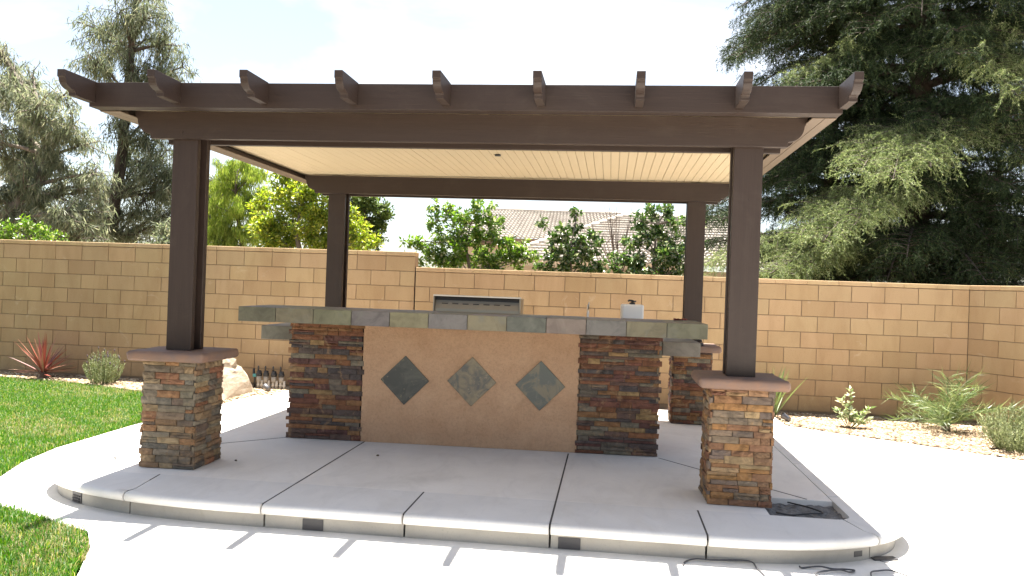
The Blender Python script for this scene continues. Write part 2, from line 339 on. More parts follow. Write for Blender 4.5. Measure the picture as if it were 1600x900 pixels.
def jit(c, a, b=None):
    k = rnd.uniform(1-a, 1+a); return tuple(min(1, max(0, x*k*rnd.uniform(.98, 1.02))) for x in c)+(1,)
def block_mesh(L):
    return MB().box(0, L-.0075, -.004, .14, 0, .1960).mesh('block', .0040, 2)
BM = {.4064: block_mesh(.4064), .2032: block_mesh(.2032), .3048: block_mesh(.3048)}
CAPM = MB().box(0, .4034, -.012, .205, 0, .055).mesh('cap_block', .006, 2)
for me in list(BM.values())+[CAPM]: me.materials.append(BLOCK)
WZ = -.105
def block_wall(name, label, origin, rz, length, courses, first_off=0, close=None):
    t = thing(name, (origin[0], origin[1], WZ), label, 'wall', None, rz)
    MB().box(-.10 if rz else .001, length-.001, .006, .19, -.09, courses*.2032+.002).build('mortar', MORTAR, t)
    for c in range(courses):
        x = 0; z = c*.2032+.004
        row = []
        if (c+first_off) % 2: row.append(.2032)
        while length-sum(row) > .40: row.append(.4064)
        rest = length-sum(row)
        if rest > .30: row.append(.3048)
        elif rest > .15: row.append(.2032)
        for L in row:
            o = link('block', BM[L], None, t); o.location = (x+.0038, rnd.uniform(-.0015, .0015), z-.0008)
            base = (.405, .284, .160) if rnd.random() > .15 else (.37, .252, .140)
            o.color = jit(base, .045); x += L
    n = int(round(length/.4064))
    for i in range(n):
        o = link('cap_block', CAPM, None, t); o.location = (i*length/n+.002, 0, courses*.2032+.004); o.scale.x = length/n/.4064; o.color = jit((.46, .33, .19), .06)
    return t
WY = 5.30
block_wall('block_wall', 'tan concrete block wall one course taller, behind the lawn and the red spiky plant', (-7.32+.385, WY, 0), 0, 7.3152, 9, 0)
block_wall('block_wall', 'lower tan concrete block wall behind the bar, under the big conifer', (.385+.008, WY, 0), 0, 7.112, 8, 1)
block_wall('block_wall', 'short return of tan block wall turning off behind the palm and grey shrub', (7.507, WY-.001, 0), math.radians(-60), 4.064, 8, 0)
# ------------------------------------------------------------------ ledge stone work
POOL = []
for s in range(14):
    vs, fs = rough_box(100+s, 4, 2, .32, .022); mb = MB(); mb.add(vs, fs); me = mb.mesh('ledge_stone'); me.materials.append(STONE); POOL.append(me)
PAL_A = [(.15, .065, .035), (.17, .075, .04), (.105, .065, .05), (.21, .11, .05), (.075, .062, .058), (.13, .105, .08), (.19, .085, .04), (.165, .14, .10), (.115, .055, .045), (.25, .16, .075), (.095, .07, .06), (.14, .06, .04)]
PAL_B = [(.25, .13, .06), (.28, .175, .09), (.20, .105, .06), (.175, .135, .095), (.29, .155, .06), (.15, .11, .085), (.22, .165, .11), (.185, .085, .05), (.31, .215, .115), (.23, .135, .075), (.21, .11, .06)]
PAL_C = [(.22, .135, .075), (.26, .18, .10), (.17, .135, .095), (.27, .145, .07), (.13, .112, .088), (.20, .165, .115), (.235, .11, .06), (.18, .13, .085), (.29, .21, .12), (.145, .105, .075)]
def ledge_face(parent, o, u, nrm, width, z0, z1, pal, hmin=.026, hmax=.046, lmin=.07, lmax=.19, dep=.034, bond=0):
    """courses of split stone on the face that starts at o, runs along u, looks along nrm (local coordinates of parent)"""
    u = Vector(u); nrm = Vector(nrm); z = z0
    rot = Matrix((u, -nrm, Vector((0, 0, 1)))).transposed().to_4x4(); k = 0
    while z < z1-.008:
        h = min(rnd.uniform(hmin, hmax), z1-z)
        if z1-z-h < .016: h = z1-z
        x = -rnd.uniform(.006, .022) if (k % 2 == bond) else rnd.uniform(.0, .006); end = width+(rnd.uniform(.006, .022) if (k % 2 == bond) else -rnd.uniform(.0, .006))
        while x < end-.02:
            L = min(rnd.uniform(lmin, lmax), end-x)
            if end-x-L < .045: L = end-x
            hh = [(z, h)]
            if h > .038 and rnd.random() < .22: hh = [(z, h*.52), (z+h*.52, h*.48)]
            for zz, h2 in hh:
                me = rnd.choice(POOL); ob = link('ledge_stone', me, None, parent); d = dep*rnd.uniform(.62, 1.08)
                M = Matrix.Translation(Vector(o)+u*x+Vector((0, 0, zz+.0008))) @ rot @ Matrix.Diagonal((L-.0012, d, h2-.0009, 1))
                if rnd.random() < .5: M = M @ Matrix.Translation((1, 0, 0)) @ Matrix.Diagonal((-1, 1, 1, 1))
                ob.matrix_local = M; ob.color = jit(rnd.choice(pal), .16)
            x += L
        z += h; k += 1
def cap_mesh(sz, th):
    mb = MB(); mb.box(-sz/2, sz/2, -sz/2, sz/2, 0, th); me = mb.mesh('cap', .026, 4)
    bm = bmesh.new(); bm.from_mesh(me); bmesh.ops.subdivide_edges(bm, edges=[e for e in bm.edges if e.calc_length() > .2], cuts=5, use_grid_fill=True)
    for v in bm.verts: v.co += Vector((nr.randn(), nr.randn(), nr.randn()))*.0016
    bm.to_mesh(me); bm.free(); me.polygons.foreach_set('use_smooth', [True]*len(me.polygons)); me.materials.append(CAP); return me
PW, PD = 3.8953, 3.2274; S = .432; CAPZ = .8185; CTH = .068
CAPMESH = cap_mesh(.565, CTH)
def pedestal(x, y, pal, label, faces):
    t = thing('stone_pedestal', (x, y, 0), label, 'pedestal', 'stone pedestals under the pergola posts'); c = S/2-.030
    MB().box(-c, c, -c, c, .001, CAPZ-CTH).build('core', STMORT, t)
    F = {'f': ((-c, -c, 0), (1, 0, 0), (0, -1, 0)), 'r': ((c, -c, 0), (0, 1, 0), (1, 0, 0)), 'b': ((c, c, 0), (-1, 0, 0), (0, 1, 0)), 'l': ((-c, c, 0), (0, -1, 0), (-1, 0, 0))}
    for k in faces:
        big = k in 'lb' and faces.index(k) > 1
        ledge_face(t, F[k][0], F[k][1], F[k][2], 2*c, .002, CAPZ-CTH-.001, pal, .040 if big else .032, .056 if big else .054, .085, .21, bond=0 if k in 'fb' else 1)
    cp = link('cap', CAPMESH, None, t); cp.location.z = CAPZ-CTH; cp.rotation_euler.z = rnd.choice((0, 1, 2, 3))*math.pi/2
    return t
pedestal(0, 0, PAL_C, 'ledgestone pedestal with brown cap standing beside the lawn', 'frlb')
pedestal(PW, 0, PAL_B, 'orange-brown ledgestone pedestal beside the dug-out hole in the slab', 'flrb')
pedestal(PW, PD, PAL_A, 'ledgestone pedestal behind the end of the lower counter', 'flrb')
pedestal(0, PD, PAL_A, 'ledgestone pedestal behind the bar, across from the irrigation valves', 'flrb')
# ------------------------------------------------------------------ pergola
pg = thing('pergola', (PW/2, PD/2, CAPZ), 'dark brown aluminium pergola with solid cream-lined roof and nine scalloped rafter tails', 'pergola')
inv = Matrix.Translation((-PW/2, -PD/2, -CAPZ))
def P_(mb, name, mat=ALU, bevel=.004, par=None):
    mb.v = [tuple(Vector(v)+Vector((-PW/2, -PD/2, -CAPZ))) for v in mb.v]; return mb.build(name, mat, par or pg, bevel, 2)
BZ0, BZ1 = 2.313, 2.505; h = .093
for ix, x in enumerate((0, PW)):
    for y in (0, PD):
        q = P_(MB().box(x-.040, x+.040, y-.0445, y+.0445, CAPZ+.001, BZ1-.006), 'post', ALUV)
        for s in (-1, 1): P_(MB().box(x-h, x+h, *sorted((y+s*.045, y+s*h)), CAPZ+.001, BZ0+.12), 'post_plank', ALUV, par=q)
        for s in (-1, 1): P_(MB().box(x-.055, x+.055, *sorted((y+s*.0935, y+s*.0955)), CAPZ+.0005, CAPZ+.004), 'base_trim', par=q, bevel=0)
        for bx, bz in ((.02, 1.98), (.0, 1.14)) if y == 0 else ():
            P_(MB().tube([(x+bx, y-h-.003, bz), (x+bx, y-h+.001, bz)], .0075, 10), 'screw_cap', par=q, bevel=0)
def corbel_x(x0, x1, zb, zt, rise):    # beam outline in x,z with scalloped ends
    L = []; e = .118
    def end(xo, s):
        H = zt-zb
        return [(xo, zt), (xo, zt-H*.20), (xo+s*.012, zt-H*.26)]+[(xo+s*(.018+.092*(1-math.cos(a))), zt-H*.30-H*.52*math.sin(a)) for a in [i*math.pi/16 for i in range(0, 9)]]+[(xo+s*e, zt-H*.84), (xo+s*e, zb)]
    return end(x0, 1)+end(x1, -1)[::-1]
for yb in (0, PD):
    for s in (-1, 1):
        y0, y1 = sorted((yb+s*.0945, yb+s*.1425)); b = MB(); out = corbel_x(-.356, PW+.355, BZ0, BZ1, 0)
        P_(b.prism(out, lambda q, t: (q[0], t, q[1]), y0, y1), 'beam', bevel=.003)
    for bx, bz in ((PW+.01, 2.36), (PW+.01, 2.45), (.0, 2.36), (.0, 2.45)):
        P_(MB().tube([(bx, yb-.1455, bz), (bx, yb-.141, bz)], .009, 10), 'screw_cap', bevel=0)
RX0, RX1, RY0, RY1 = -.508, 4.385, -.44, PD+.44; FZ0, FZ1 = 2.467, 2.632
def gutter(mb, fn, a, b):
    mb.prism([(0, FZ0), (.0, FZ1), (.012, FZ1), (.012, FZ0+.012), (.100, FZ0+.012), (.100, FZ0+.045), (.112, FZ0+.045), (.112, FZ0)], fn, a, b); return mb
P_(gutter(MB(), lambda q, t: (t, RY0+q[0], q[1]), RX0+.001, RX1-.001), 'fascia', bevel=.002)
P_(gutter(MB(), lambda q, t: (t, RY1-q[0], q[1]), RX0+.001, RX1-.001), 'fascia', bevel=.002)
P_(gutter(MB(), lambda q, t: (RX0-.002+q[0], t, q[1]), RY0+.114, RY1-.114), 'fascia', bevel=.002)
P_(gutter(MB(), lambda q, t: (RX1+.002-q[0], t, q[1]), RY0+.114, RY1-.114), 'fascia', bevel=.002)
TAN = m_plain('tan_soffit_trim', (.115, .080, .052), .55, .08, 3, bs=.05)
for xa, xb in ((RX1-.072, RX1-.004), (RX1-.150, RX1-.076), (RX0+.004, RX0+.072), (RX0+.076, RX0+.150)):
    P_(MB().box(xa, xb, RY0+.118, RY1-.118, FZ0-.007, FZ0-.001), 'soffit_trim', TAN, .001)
# roof panels: ribs run front to back
n = 62; px0 = RX0+.114; pw = (RX1-RX0-.228)/n
pm = MB(); e = .003
pm.prism([(0, .0), (0, -.020), (e, -.022), (pw-e-.003, -.022), (pw-.003, -.020), (pw-.003, 0)], lambda q, t: (q[0], t, q[1]), RY0+.114, RY1-.114)
PM = pm.mesh('roof_panel'); PM.materials.append(CREAM)
for i in range(n):
    o = link('roof_panel', PM, None, pg); o.location = (px0+i*pw+.003-PW/2, -PD/2, 2.540-CAPZ+rnd.uniform(-.0012, .0012))
P_(MB().box(RX0+.013, RX1-.013, RY0+.013, RY1-.013, 2.5405, 2.600), 'roof_deck', bevel=0)
P_(MB().tube([(2.0, 1.58, 2.5165), (2.0, 1.58, 2.505)], [.03, .026], 12), 'junction_cover', BLACK, 0)
TAILP = [(-.43, FZ1), (-.750, FZ1), (-.750, FZ1-.046), (-.737, FZ1-.052)]+[(-.737+.088*(1-math.cos(a)), FZ1-.054-.060*math.sin(a)) for a in [i*math.pi/14 for i in range(1, 8)]]+[(-.645, FZ1-.118), (-.636, FZ1-.122), (-.636, FZ1-.144), (-.43, FZ1-.144)]
tm = MB(); tm.prism([(y, z) for y, z in TAILP], lambda q, t: (t, q[0], q[1]), 0, .052); TM = tm.mesh('rafter_tail', .003, 2); TM.materials.append(ALU)
for i in range(9):
    o = link('rafter_tail', TM, None, pg); o.location = (-.5125+i*.6087-PW/2, -PD/2-.0105, -CAPZ+.004)
# ------------------------------------------------------------------ bar island (turned a little against the pergola)
BY = 1.157; BX0, BX1 = .337, 3.462; BC = Vector(((BX0+BX1)/2, BY, 0)); RZB = math.radians(2.0)
isl = thing('bar_island', BC, 'raised outdoor bar island with slate tile counter, stucco panel and ledgestone ends', 'bar island', None, RZB)
def I_(mb, name, mat, bevel=.003, par=None):
    mb.v = [tuple(Vector(v)-BC) for v in mb.v]; return mb.build(name, mat, par or isl, bevel, 2)
SX0, SX1 = .972, 2.800; BTOP, BBOT = 1.1216, 1.004; LTOP, LBOT = .935, .815
I_(MB().box(SX0+.001, SX1-.001, BY+.022, BY+.20, .001, BBOT-.001), 'stucco_panel', STUCCO, 0)
I_(MB().box(BX0+.03, BX1-.03, BY+.2005, BY+.80, .001, LBOT-.001), 'base_cabinet', STUCCO, 0)
for x0, x1 in ((BX0, SX0), (SX1, BX1)):
    c = I_(MB().box(x0+.028, x1-.028, BY+.03, BY+.20, .001, BBOT-.001), 'stone_column', STMORT, 0)
    ledge_face(c, Vector((x0+.004, BY+.03, 0))-BC, (1, 0, 0), (0, -1, 0), x1-x0-.008, .002, BBOT-.003, PAL_A, .024, .050, .08, .30, .026)
    for sx, ux in ((x0+.028, -1), (x1-.028, 1)):
        if (ux < 0 and x0 == BX0) or (ux > 0 and x1 == BX1):
            ledge_face(c, Vector((sx, BY+(.20 if ux < 0 else .03), 0))-BC, (0, -ux*-1 if ux > 0 else -1, 0), (ux, 0, 0), .17, .002, BBOT-.003, PAL_A, .03, .05, .09, .2, .032, bond=1)
TP = [(.125, .12, .078), (.165, .145, .092), (.15, .14, .085), (.15, .135, .125), (.18, .16, .095), (.165, .148, .135), (.18, .15, .095), (.105, .108, .088), (.20, .155, .13), (.15, .142, .128), (.18, .155, .10), (.155, .145, .095)]
def tiled_counter(name, x0, x1, y0, y1, z0, z1, ncol, nrow, cols):
    core = I_(MB().box(x0+.011, x1-.011, y0+.011, y1-.011, z0+.004, z1-.0115), name, STMORT, 0)
    tw = (x1-x0)/ncol; gp = .0022
    def tile(b, col):
        o = I_(b, 'tile', SLATE, .0025, core); o.color = (*col, 1); return o
    for i in range(ncol):
        a, b = x0+i*tw+gp, x0+(i+1)*tw-gp; cf = jit(cols[i % len(cols)], .06)[:3]
        tile(MB().box(a, b, y0+rnd.uniform(0, .002), y0+.0105, z0, z1-.0005), cf)
        for j in range(nrow):
            ya, yb = y0+.0125+j*(y1-y0-.0145)/nrow, y0+.0125+(j+1)*(y1-y0-.0145)/nrow
            tile(MB().box(a, b, ya, yb-2*gp, z1-.011, z1+rnd.uniform(-.001, .001)), jit(rnd.choice(cols), .1)[:3])
    for xx in ((x0-.001, x0+.0105), (x1-.0105, x1+.001)):
        for j in range(nrow):
            ya, yb = y0+.012+j*(y1-y0-.012)/nrow, y0+.012+(j+1)*(y1-y0-.012)/nrow
            tile(MB().box(xx[0], xx[1], ya, yb-2*gp, z0, z1-.013), jit(rnd.choice(cols), .1)[:3])
    return core
tiled_counter('bar_counter', .068, 3.764, .712, 1.40, BBOT, BTOP, 12, 2, TP)
tiled_counter('lower_counter', -.02, 3.815, 1.415, 2.08, LBOT, LTOP, 12, 2, [(.15, .14, .11), (.155, .15, .13), (.14, .145, .12), (.165, .145, .12)])
# three diamond slate tiles set in the stucco
def m_diamond(name, a, b, c, sc, lo, hi, seed):
    m = NT(name); mp = m.coord('Object', (1, 1, 1)); of = m.n('ShaderNodeMapping'); of.inputs['Location'].default_value = (seed*3.7, seed*1.9, seed); m.l(mp, of.inputs[0]); co = of.outputs[0]
    f = m.noise(co, sc, 6, .6, 1.2); cc = m.mix(a, b, m.ramp(f, [(lo, g(0)), (hi, g(1))])); cc = m.mix(cc, c, m.ramp(m.noise(co, sc*2.3, 6, .65, 2.0), [(.60, g(0)), (.66, g(.8))]))
    m.col(cc).rough(.5, .4).bump(m.noise(co, sc*3, 7, .7, .5), .5, .006); return m.m
for (cx, cz, mt, tl) in ((1.34, .535, m_diamond('green_black_slate', (.045, .046, .040), (.078, .078, .062), (.17, .145, .09), 5, .42, .6, 1), 'dark greenish black diamond slate tile'),
                     (1.908, .549, m_diamond('mottled_slate', (.20, .16, .10), (.085, .083, .072), (.25, .21, .145), 11, .40, .66, 4), 'mottled tan and grey diamond slate tile'),
                     (2.482, .541, m_diamond('blue_green_slate', (.088, .094, .080), (.16, .135, .09), (.12, .12, .10), 5, .5, .6, 9), 'grey-green diamond slate tile with a tan corner')):
    r = .207; mb = MB(); mb.prism([(-r, 0), (0, -r), (r, 0), (0, r)], lambda q, t: (q[0], t, q[1]), -.011, .004)
    o = mb.build('accent_tile', mt, isl, .003, 2); o.location = Vector((cx, BY+.0205, cz))-BC; o['label'] = tl
# things on the counters
def onisl(x, y, z): return (Matrix.Translation(BC) @ Matrix.Rotation(RZB, 4, 'Z')) @ (Vector((x, y, z))-BC)
gr = thing('grill', onisl(1.87, 1.78, LTOP), 'stainless built-in gas grill with slotted back vent, behind the slate bar counter', 'grill', None, RZB)
GS = m_plain('brushed_steel', (.42, .37, .29), .45, .06, 6, metal=.9, bs=.03)
W2 = .392
MB().box(-W2, W2, -.17, .24, .002, .165).build('firebox', GS, gr, .004)
hood = MB()
prof = [(-.15, .166), (-.15, .205), (-.105, .315), (.0, .322), (.12, .29), (.22, .215), (.24, .166)]
hood.prism(prof, lambda q, t: (t, q[0], q[1]), -W2+.012, W2-.012); hd = hood.build('hood', GS, gr, .004)
MB().box(-W2, W2, -.178, -.10, .312, .328).build('top_trim', STEEL, gr, .003)
for s in (-1, 1): MB().box(*sorted((s*W2, s*(W2-.012))), -.178, .20, .166, .3115).build('side_panel', GS, gr, .002)
MB().box(-W2+.013, W2-.013, -.12, -.112, .235, .3115).build('vent_recess', BLACK, gr, 0)
for i in range(7): MB().box(-.32+i*.094, -.32+i*.094+.055, -.1335, -.125, .246, .254).build('vent_slot', BLACK, gr, .001)
MB().tube([(-.28, .275, .20), (.28, .275, .20)], .012, 10).build('handle', STEEL, gr)
jg = thing('plastic_jug', onisl(3.245, 1.68, LTOP), 'white plastic jug with black pump handle, standing behind the bar counter', 'jug', None, .12)
MB().box(-.094, .094, -.075, .075, .001, .302).build('body', WHITEP, jg, .016, 3)
MB().lathe([(.026, .302), (.026, .316), (.012, .318), (.012, .326), (0, .326)], n=16).build('cap', BLACK, jg)
MB().tube([(-.038, 0, .326), (-.03, 0, .336), (.0, 0, .334), (.022, 0, .326), (.034, 0, .333)], [.008, .009, .009, .008, .005], 8).build('pump_handle', BLACK, jg)
fc = thing('faucet', onisl(2.86, 1.86, LTOP), 'slim chrome bar faucet rising behind the bar counter', 'faucet', None, RZB)
MB().tube([(0, 0, .001), (0, 0, .015), (0, 0, .03), (0, 0, .2), (0, 0, .24)], [.026, .026, .012, .011, .011], 12).build('column', STEEL, fc)
MB().tube([(0, 0, .235), (0, .02, .262), (0, .06, .272), (0, .1, .258), (0, .112, .235)], .0085, 10).build('spout', STEEL, fc)
MB().tube([(.0, 0, .24), (.004, -.008, .285), (.006, -.014, .305)], [.008, .006, .004], 8).build('lever', STEEL, fc)
sk_ = thing('soap_dish', onisl(2.50, 1.80, LTOP), 'small round chrome dome just showing over the bar counter, left of faucet', 'chrome dome', None)
sk_['label'] = 'small round chrome dome just showing over the bar counter between grill and faucet'; sk_.name = 'chrome_dome'
MB().lathe([(.045, .0), (.045, .13), (.04, .15), (.025, .165), (0, .17)], n=18).build('dome', STEEL, sk_)
MB().lathe([(.052, .001), (.052, .008), (.045, .012)], n=18).build('foot', STEEL, sk_)
lf = MB(); RED = m_plain('dark_red_leaf', (.16, .035, .025), .7, .3, 30)
lv = []; 
for i in range(7):
    t = i/6; wv = .022*math.sin(math.pi*min(1, t*1.05+.02)); lv += [(-.055+.11*t, -wv, .006+.018*abs(math.sin(5*t))), (-.055+.11*t, wv, .012+.014*abs(math.cos(4*t))), (-.055+.11*t, 0, .004+.006*t)]
lf.add(lv, [q for i in range(6) for q in ((i*3, i*3+3, i*3+5, i*3+2), (i*3+2, i*3+5, i*3+4, i*3+1))]); o = lf.build('dry_leaf', RED); o.location = onisl(3.60, 1.10, BTOP+.001)
tag(o, 'small dark red dried leaf lying on top of the slate bar counter', 'leaf')
kt = thing('key_set', onisl(3.90, 2.0, 0), 'black and chrome padlock-like lump on the far pedestal cap', 'padlock'); kt.name = 'padlock'
kt.location = (PW+.06, PD-.20, CAPZ+.001); kt['label'] = 'small black and chrome padlock lying on the pedestal cap behind the lower counter'
MB().box(-.045, .045, -.03, .03, 0, .028).build('body', BLACK, kt, .006); MB().box(-.11, -.05, -.018, .018, 0, .024).build('shank', STEEL, kt, .004)
MB().tube([(-.025, 0, .026), (-.02, 0, .055), (.02, 0, .06), (.032, 0, .03)], .007, 8).build('shackle', BLACK, kt)
# ------------------------------------------------------------------ step lights in the riser
def step_light(x, y, rz, wd, hg, label, louvre=False, open_=False, z=-.113):
    t = thing('step_light', (x, y, z), label, 'step light', 'step lights in the platform riser', rz)
    if open_:
        MB().box(-wd/2, wd/2, .004, .03, -hg/2, hg/2).build('box', BLACK, t, .001)
        MB().box(-wd/2+.012, wd/2-.014, -.001, .0035, -hg/2+.008, hg/2-.010).build('lamp_block', BLACK, t, .002)
        return
    MB().box(-wd/2, wd/2, -.005, .02, -hg/2, hg/2).build('cover', BRONZE, t, .0015)
    if louvre:
        for k in range(3): MB().add([(-wd*.36, -.0055, hg*(.25-.25*k)), (wd*.36, -.0055, hg*(.25-.25*k)), (wd*.36, -.016, hg*(.25-.25*k)-.006), (-wd*.36, -.016, hg*(.25-.25*k)-.006), (wd*.36, -.0052, hg*(.25-.25*k)-.011), (-wd*.36, -.0052, hg*(.25-.25*k)-.011)], [(0, 1, 2, 3), (3, 2, 4, 5), (0, 3, 5), (1, 4, 2)]).build('louvre', BRONZE, t)
RY = YF+.062
step_light(1.315, RY-.0005, 0, .128, .066, 'plain dark step light cover well away from any joint in the riser')
step_light(2.848, RY-.0005, 0, .128, .066, 'plain dark step light cover tight beside a joint in the riser')
x_, y_, a_ = on_riser(EL, 225.9); step_light(x_, y_, a_, .105, .066, 'louvred dark step light in the rounded corner riser beside the lawn', True)
x_, y_, a_ = on_riser(ER, -49.5); step_light(x_, y_, a_, .09, .052, 'open step light box without cover, at the corner near the loose wires', False, True, z=-.108)
pl = MB().box(-.075, .075, -.03, .03, 0, .008).build('cover_plate', BRONZE, None, .002); pl.location = (4.66, -.60, PZ+.001); pl.rotation_euler = (0, 0, .25)
tag(pl, 'loose dark step light cover lying on the patio below the corner', 'cover plate')
# loose wires
def wire(pts, r, mat, label, z=PZ, cat='wire', name='wire'):
    P = [Vector(p) for p in pts]; out = []
    for i in range(len(P)-1):
        p0, p1, p2, p3 = P[max(i-1, 0)], P[i], P[i+1], P[min(i+2, len(P)-1)]
        for k in range(5):
            t = k/5; out.append(.5*((2*p1)+(p2-p0)*t+(2*p0-5*p1+4*p2-p3)*t*t+(3*p1-p0-3*p2+p3)*t**3))
    out.append(P[-1]); o = MB().tube(out, r, 6).build(name, mat); return tag(o, label, cat)
WG = m_plain('grey_black_wire', (.045, .045, .05), .5, .2, 20)
def zz(L, z): return [(x, y, z+.012*rnd.random()) for x, y in L]
wire(zz([(3.48, -1.0), (3.50, -.93), (3.56, -.89), (3.64, -.89), (3.85, -.87), (3.88, -.96), (3.90, -1.06), (3.93, -1.3), (3.80, -1.6)], PZ+.006), .0045, WG, 'black wire lying in a long flat loop across a slab joint')
wire(zz([(4.12, -.90), (4.14, -.885), (4.23, -.875), (4.30, -.88), (4.36, -.885), (4.42, -.87), (4.38, -.92), (4.33, -.90), (4.23, -.95), (4.18, -1.0), (4.21, -1.1), (4.3, -1.4)], PZ+.006), .005, WG, 'black wire doubled back in a kinked loop under the open step light')
wire(zz([(4.46, -1.1), (4.49, -.92), (4.55, -.86), (4.62, -.84), (4.68, -.89), (4.75, -1.0), (4.9, -1.3)], PZ+.006), .0045, WG, 'black wire curving over beside the loose cover plate')
wire(zz([(4.62, -.66), (4.68, -.75), (4.74, -.84), (4.80, -.92)], PZ+.004), .0022, WG, 'thin straight wire running out from under the loose cover plate')
wire(zz([(-.27, -.25), (-.39, -.14), (-.50, -.02), (-.58, .14), (-.64, .33), (-.57, .25), (-.5, .18)], .004), .0028, WG, 'thin wire loop on the sunlit coping beside the lawn pedestal')
wire([(-.49, -.03, .005), (-.44, .0, .012), (-.39, .05, .008), (-.30, .12, .006)], .0026, WG, 'thin straight wire poking out of the lawn pedestal base')
wire([(4.12, -.24, -.012), (4.20, -.29, -.010), (4.32, -.24, -.006), (4.42, -.18, -.012), (4.36, -.04, -.016), (4.25, .05, -.014)], .0055, BLACK, 'black cable bent inside the dug-out hole by the pedestal', cat='cable', name='cable')
for (x_, y_, r_, lb) in ((1.28, .62, .012, 'small dark pebble on the slab in front of the darkest diamond tile'), (.34, .16, .010, 'tiny dark pebble on the slab close beside the lawn pedestal')):
    o = MB().lathe([(0, 0), (r_*.8, r_*.1), (r_, r_*.5), (r_*.7, r_*.95), (0, r_*1.05)], n=9).build('pebble', SOIL); o.location = (x_, y_, .0); tag(o, lb, 'pebble')
# ------------------------------------------------------------------ beds, lawn
LAWN_A = [(-1.30, -.16), (-1.48, .3), (-1.595, .85), (-1.63, 1.98), (-1.70, 2.8), (-1.95, 3.55), (-2.4, 3.98), (-2.93, 4.22), (-3.6, 4.5), (-4.4, 4.72), (-5.3, 4.80), (-9.5, 4.9), (-9.5, -3.2), (-5, -2.09), (-2.4, -.94), (-1.56, -.42)]
LAWN_B = [(-.77, -.825), (-.45, -.945), (-.127, -1.095), (.068, -1.175), (.26, -1.43), (.46, -1.83), (.71, -2.6), (.9, -4), (.5, -5), (-4, -5), (-5.4, -3.12), (-2.4, -1.74), (-1.4, -1.2)]
m = NT('lawn_soil'); m.col(m.ramp(m.noise(m.geo(), 9, 7, .65), [(.3, (.07, .09, .03)), (.6, (.12, .11, .05)), (.75, (.2, .17, .10))])).rough(.95, .2); LS = m.m
sheet('lawn_soil', LAWN_A, PZ-.012, LS); sheet('lawn_soil', LAWN_B, PZ-.012, LS)
def inpoly(P, pts):
    x, y = P[:, 0], P[:, 1]; c = np.zeros(len(P), bool); n = len(pts)
    for i in range(n):
        (x1, y1), (x2, y2) = pts[i], pts[(i+1) % n]
        c ^= ((y1 > y) != (y2 > y)) & (x < (x2-x1)*(y-y1)/((y2-y1) or 1e-9)+x1)
    return c
def scatter(pts, n, box):
    x0, x1, y0, y1 = box; P = np.c_[nr.uniform(x0, x1, n), nr.uniform(y0, y1, n)]; return P[inpoly(P, pts)]
def vnoise(P, sc, seed):
    r = np.random.RandomState(seed); t = r.rand(64, 64); q = P*sc; i = np.floor(q).astype(int); f = q-i; f = f*f*(3-2*f)
    a = t[i[:, 0] % 64, i[:, 1] % 64]; b = t[(i[:, 0]+1) % 64, i[:, 1] % 64]; c = t[i[:, 0] % 64, (i[:, 1]+1) % 64]; d = t[(i[:, 0]+1) % 64, (i[:, 1]+1) % 64]
    return (a*(1-f[:, 0])+b*f[:, 0])*(1-f[:, 1])+(c*(1-f[:, 0])+d*f[:, 0])*f[:, 1]
def blades(P, z, L, wd, lean):
    n = len(P); az = nr.uniform(0, 2*np.pi, n); d = np.c_[np.cos(az), np.sin(az)]; s = np.c_[-d[:, 1], d[:, 0]]
    ln = (lean*nr.rand(n)**.7)[:, None]; L = L[:, None]; w_ = (wd*nr.uniform(.7, 1.3, n))[:, None]/2; zc = np.full((n, 1), z)
    b = np.c_[P, zc]; mid = np.c_[P+d*L*ln*.35, zc+L*.6]; tip = np.c_[P+d*L*ln, zc+L*(1-.35*ln)]
    S3 = np.c_[s, np.zeros(n)]
    V = np.stack([b-S3*w_, b+S3*w_, mid-S3*w_*.8, mid+S3*w_*.8, tip], 1).reshape(-1, 3); o = np.arange(n)[:, None]*5
    F = np.concatenate([o+np.array([[0, 1, 3]]), o+np.array([[0, 3, 2]]), o+np.array([[2, 3, 4]])], 0)
    return V, F
GRASS = m_leaf('grass_blades', [(0, (.020, .082, .003)), (.45, (.035, .115, .004)), (.80, (.062, .145, .008)), (.94, (.24, .26, .06)), (1, (.38, .34, .16))], .45, .5)
DRYG = m_leaf('straw_blades', [(0, (.16, .14, .05)), (.5, (.28, .23, .11)), (1, (.38, .33, .19))], .3, .6)
def lawn(pts, n, box, label, L0=.042):
    P = scatter(pts, n, box); dry = vnoise(P, 1.9, 3)*.6+vnoise(P, 5.3, 5)*.4
    isd = (dry > .54) & (nr.rand(len(P)) < .38); P = P+nr.randn(*P.shape)*.012
    for Q, mt, nm, k in ((P[~isd], GRASS, 'lawn_grass', 1), (P[isd], DRYG, 'straw_grass', .8)):
        V, F = blades(Q, PZ-.012, L0*k*nr.uniform(.6, 1.5, len(Q)), .0042, .9)
        o = link(nm, npmesh(nm, V, F), mt); tag(o, label if k == 1 else 'dry straw coloured blades among the green of '+('the lawn' if n > 150000 else 'the walkway edge'), 'grass', kind='stuff')
lawn(LAWN_A, 330000, (-6.6, -1.2, -1.3, 4.95), 'bright green mown lawn between the block wall and the concrete walk')
lawn(LAWN_B, 60000, (-1.2, .9, -2.6, -.7), 'shaggy patch of green and straw grass at the walkway edge', .055)
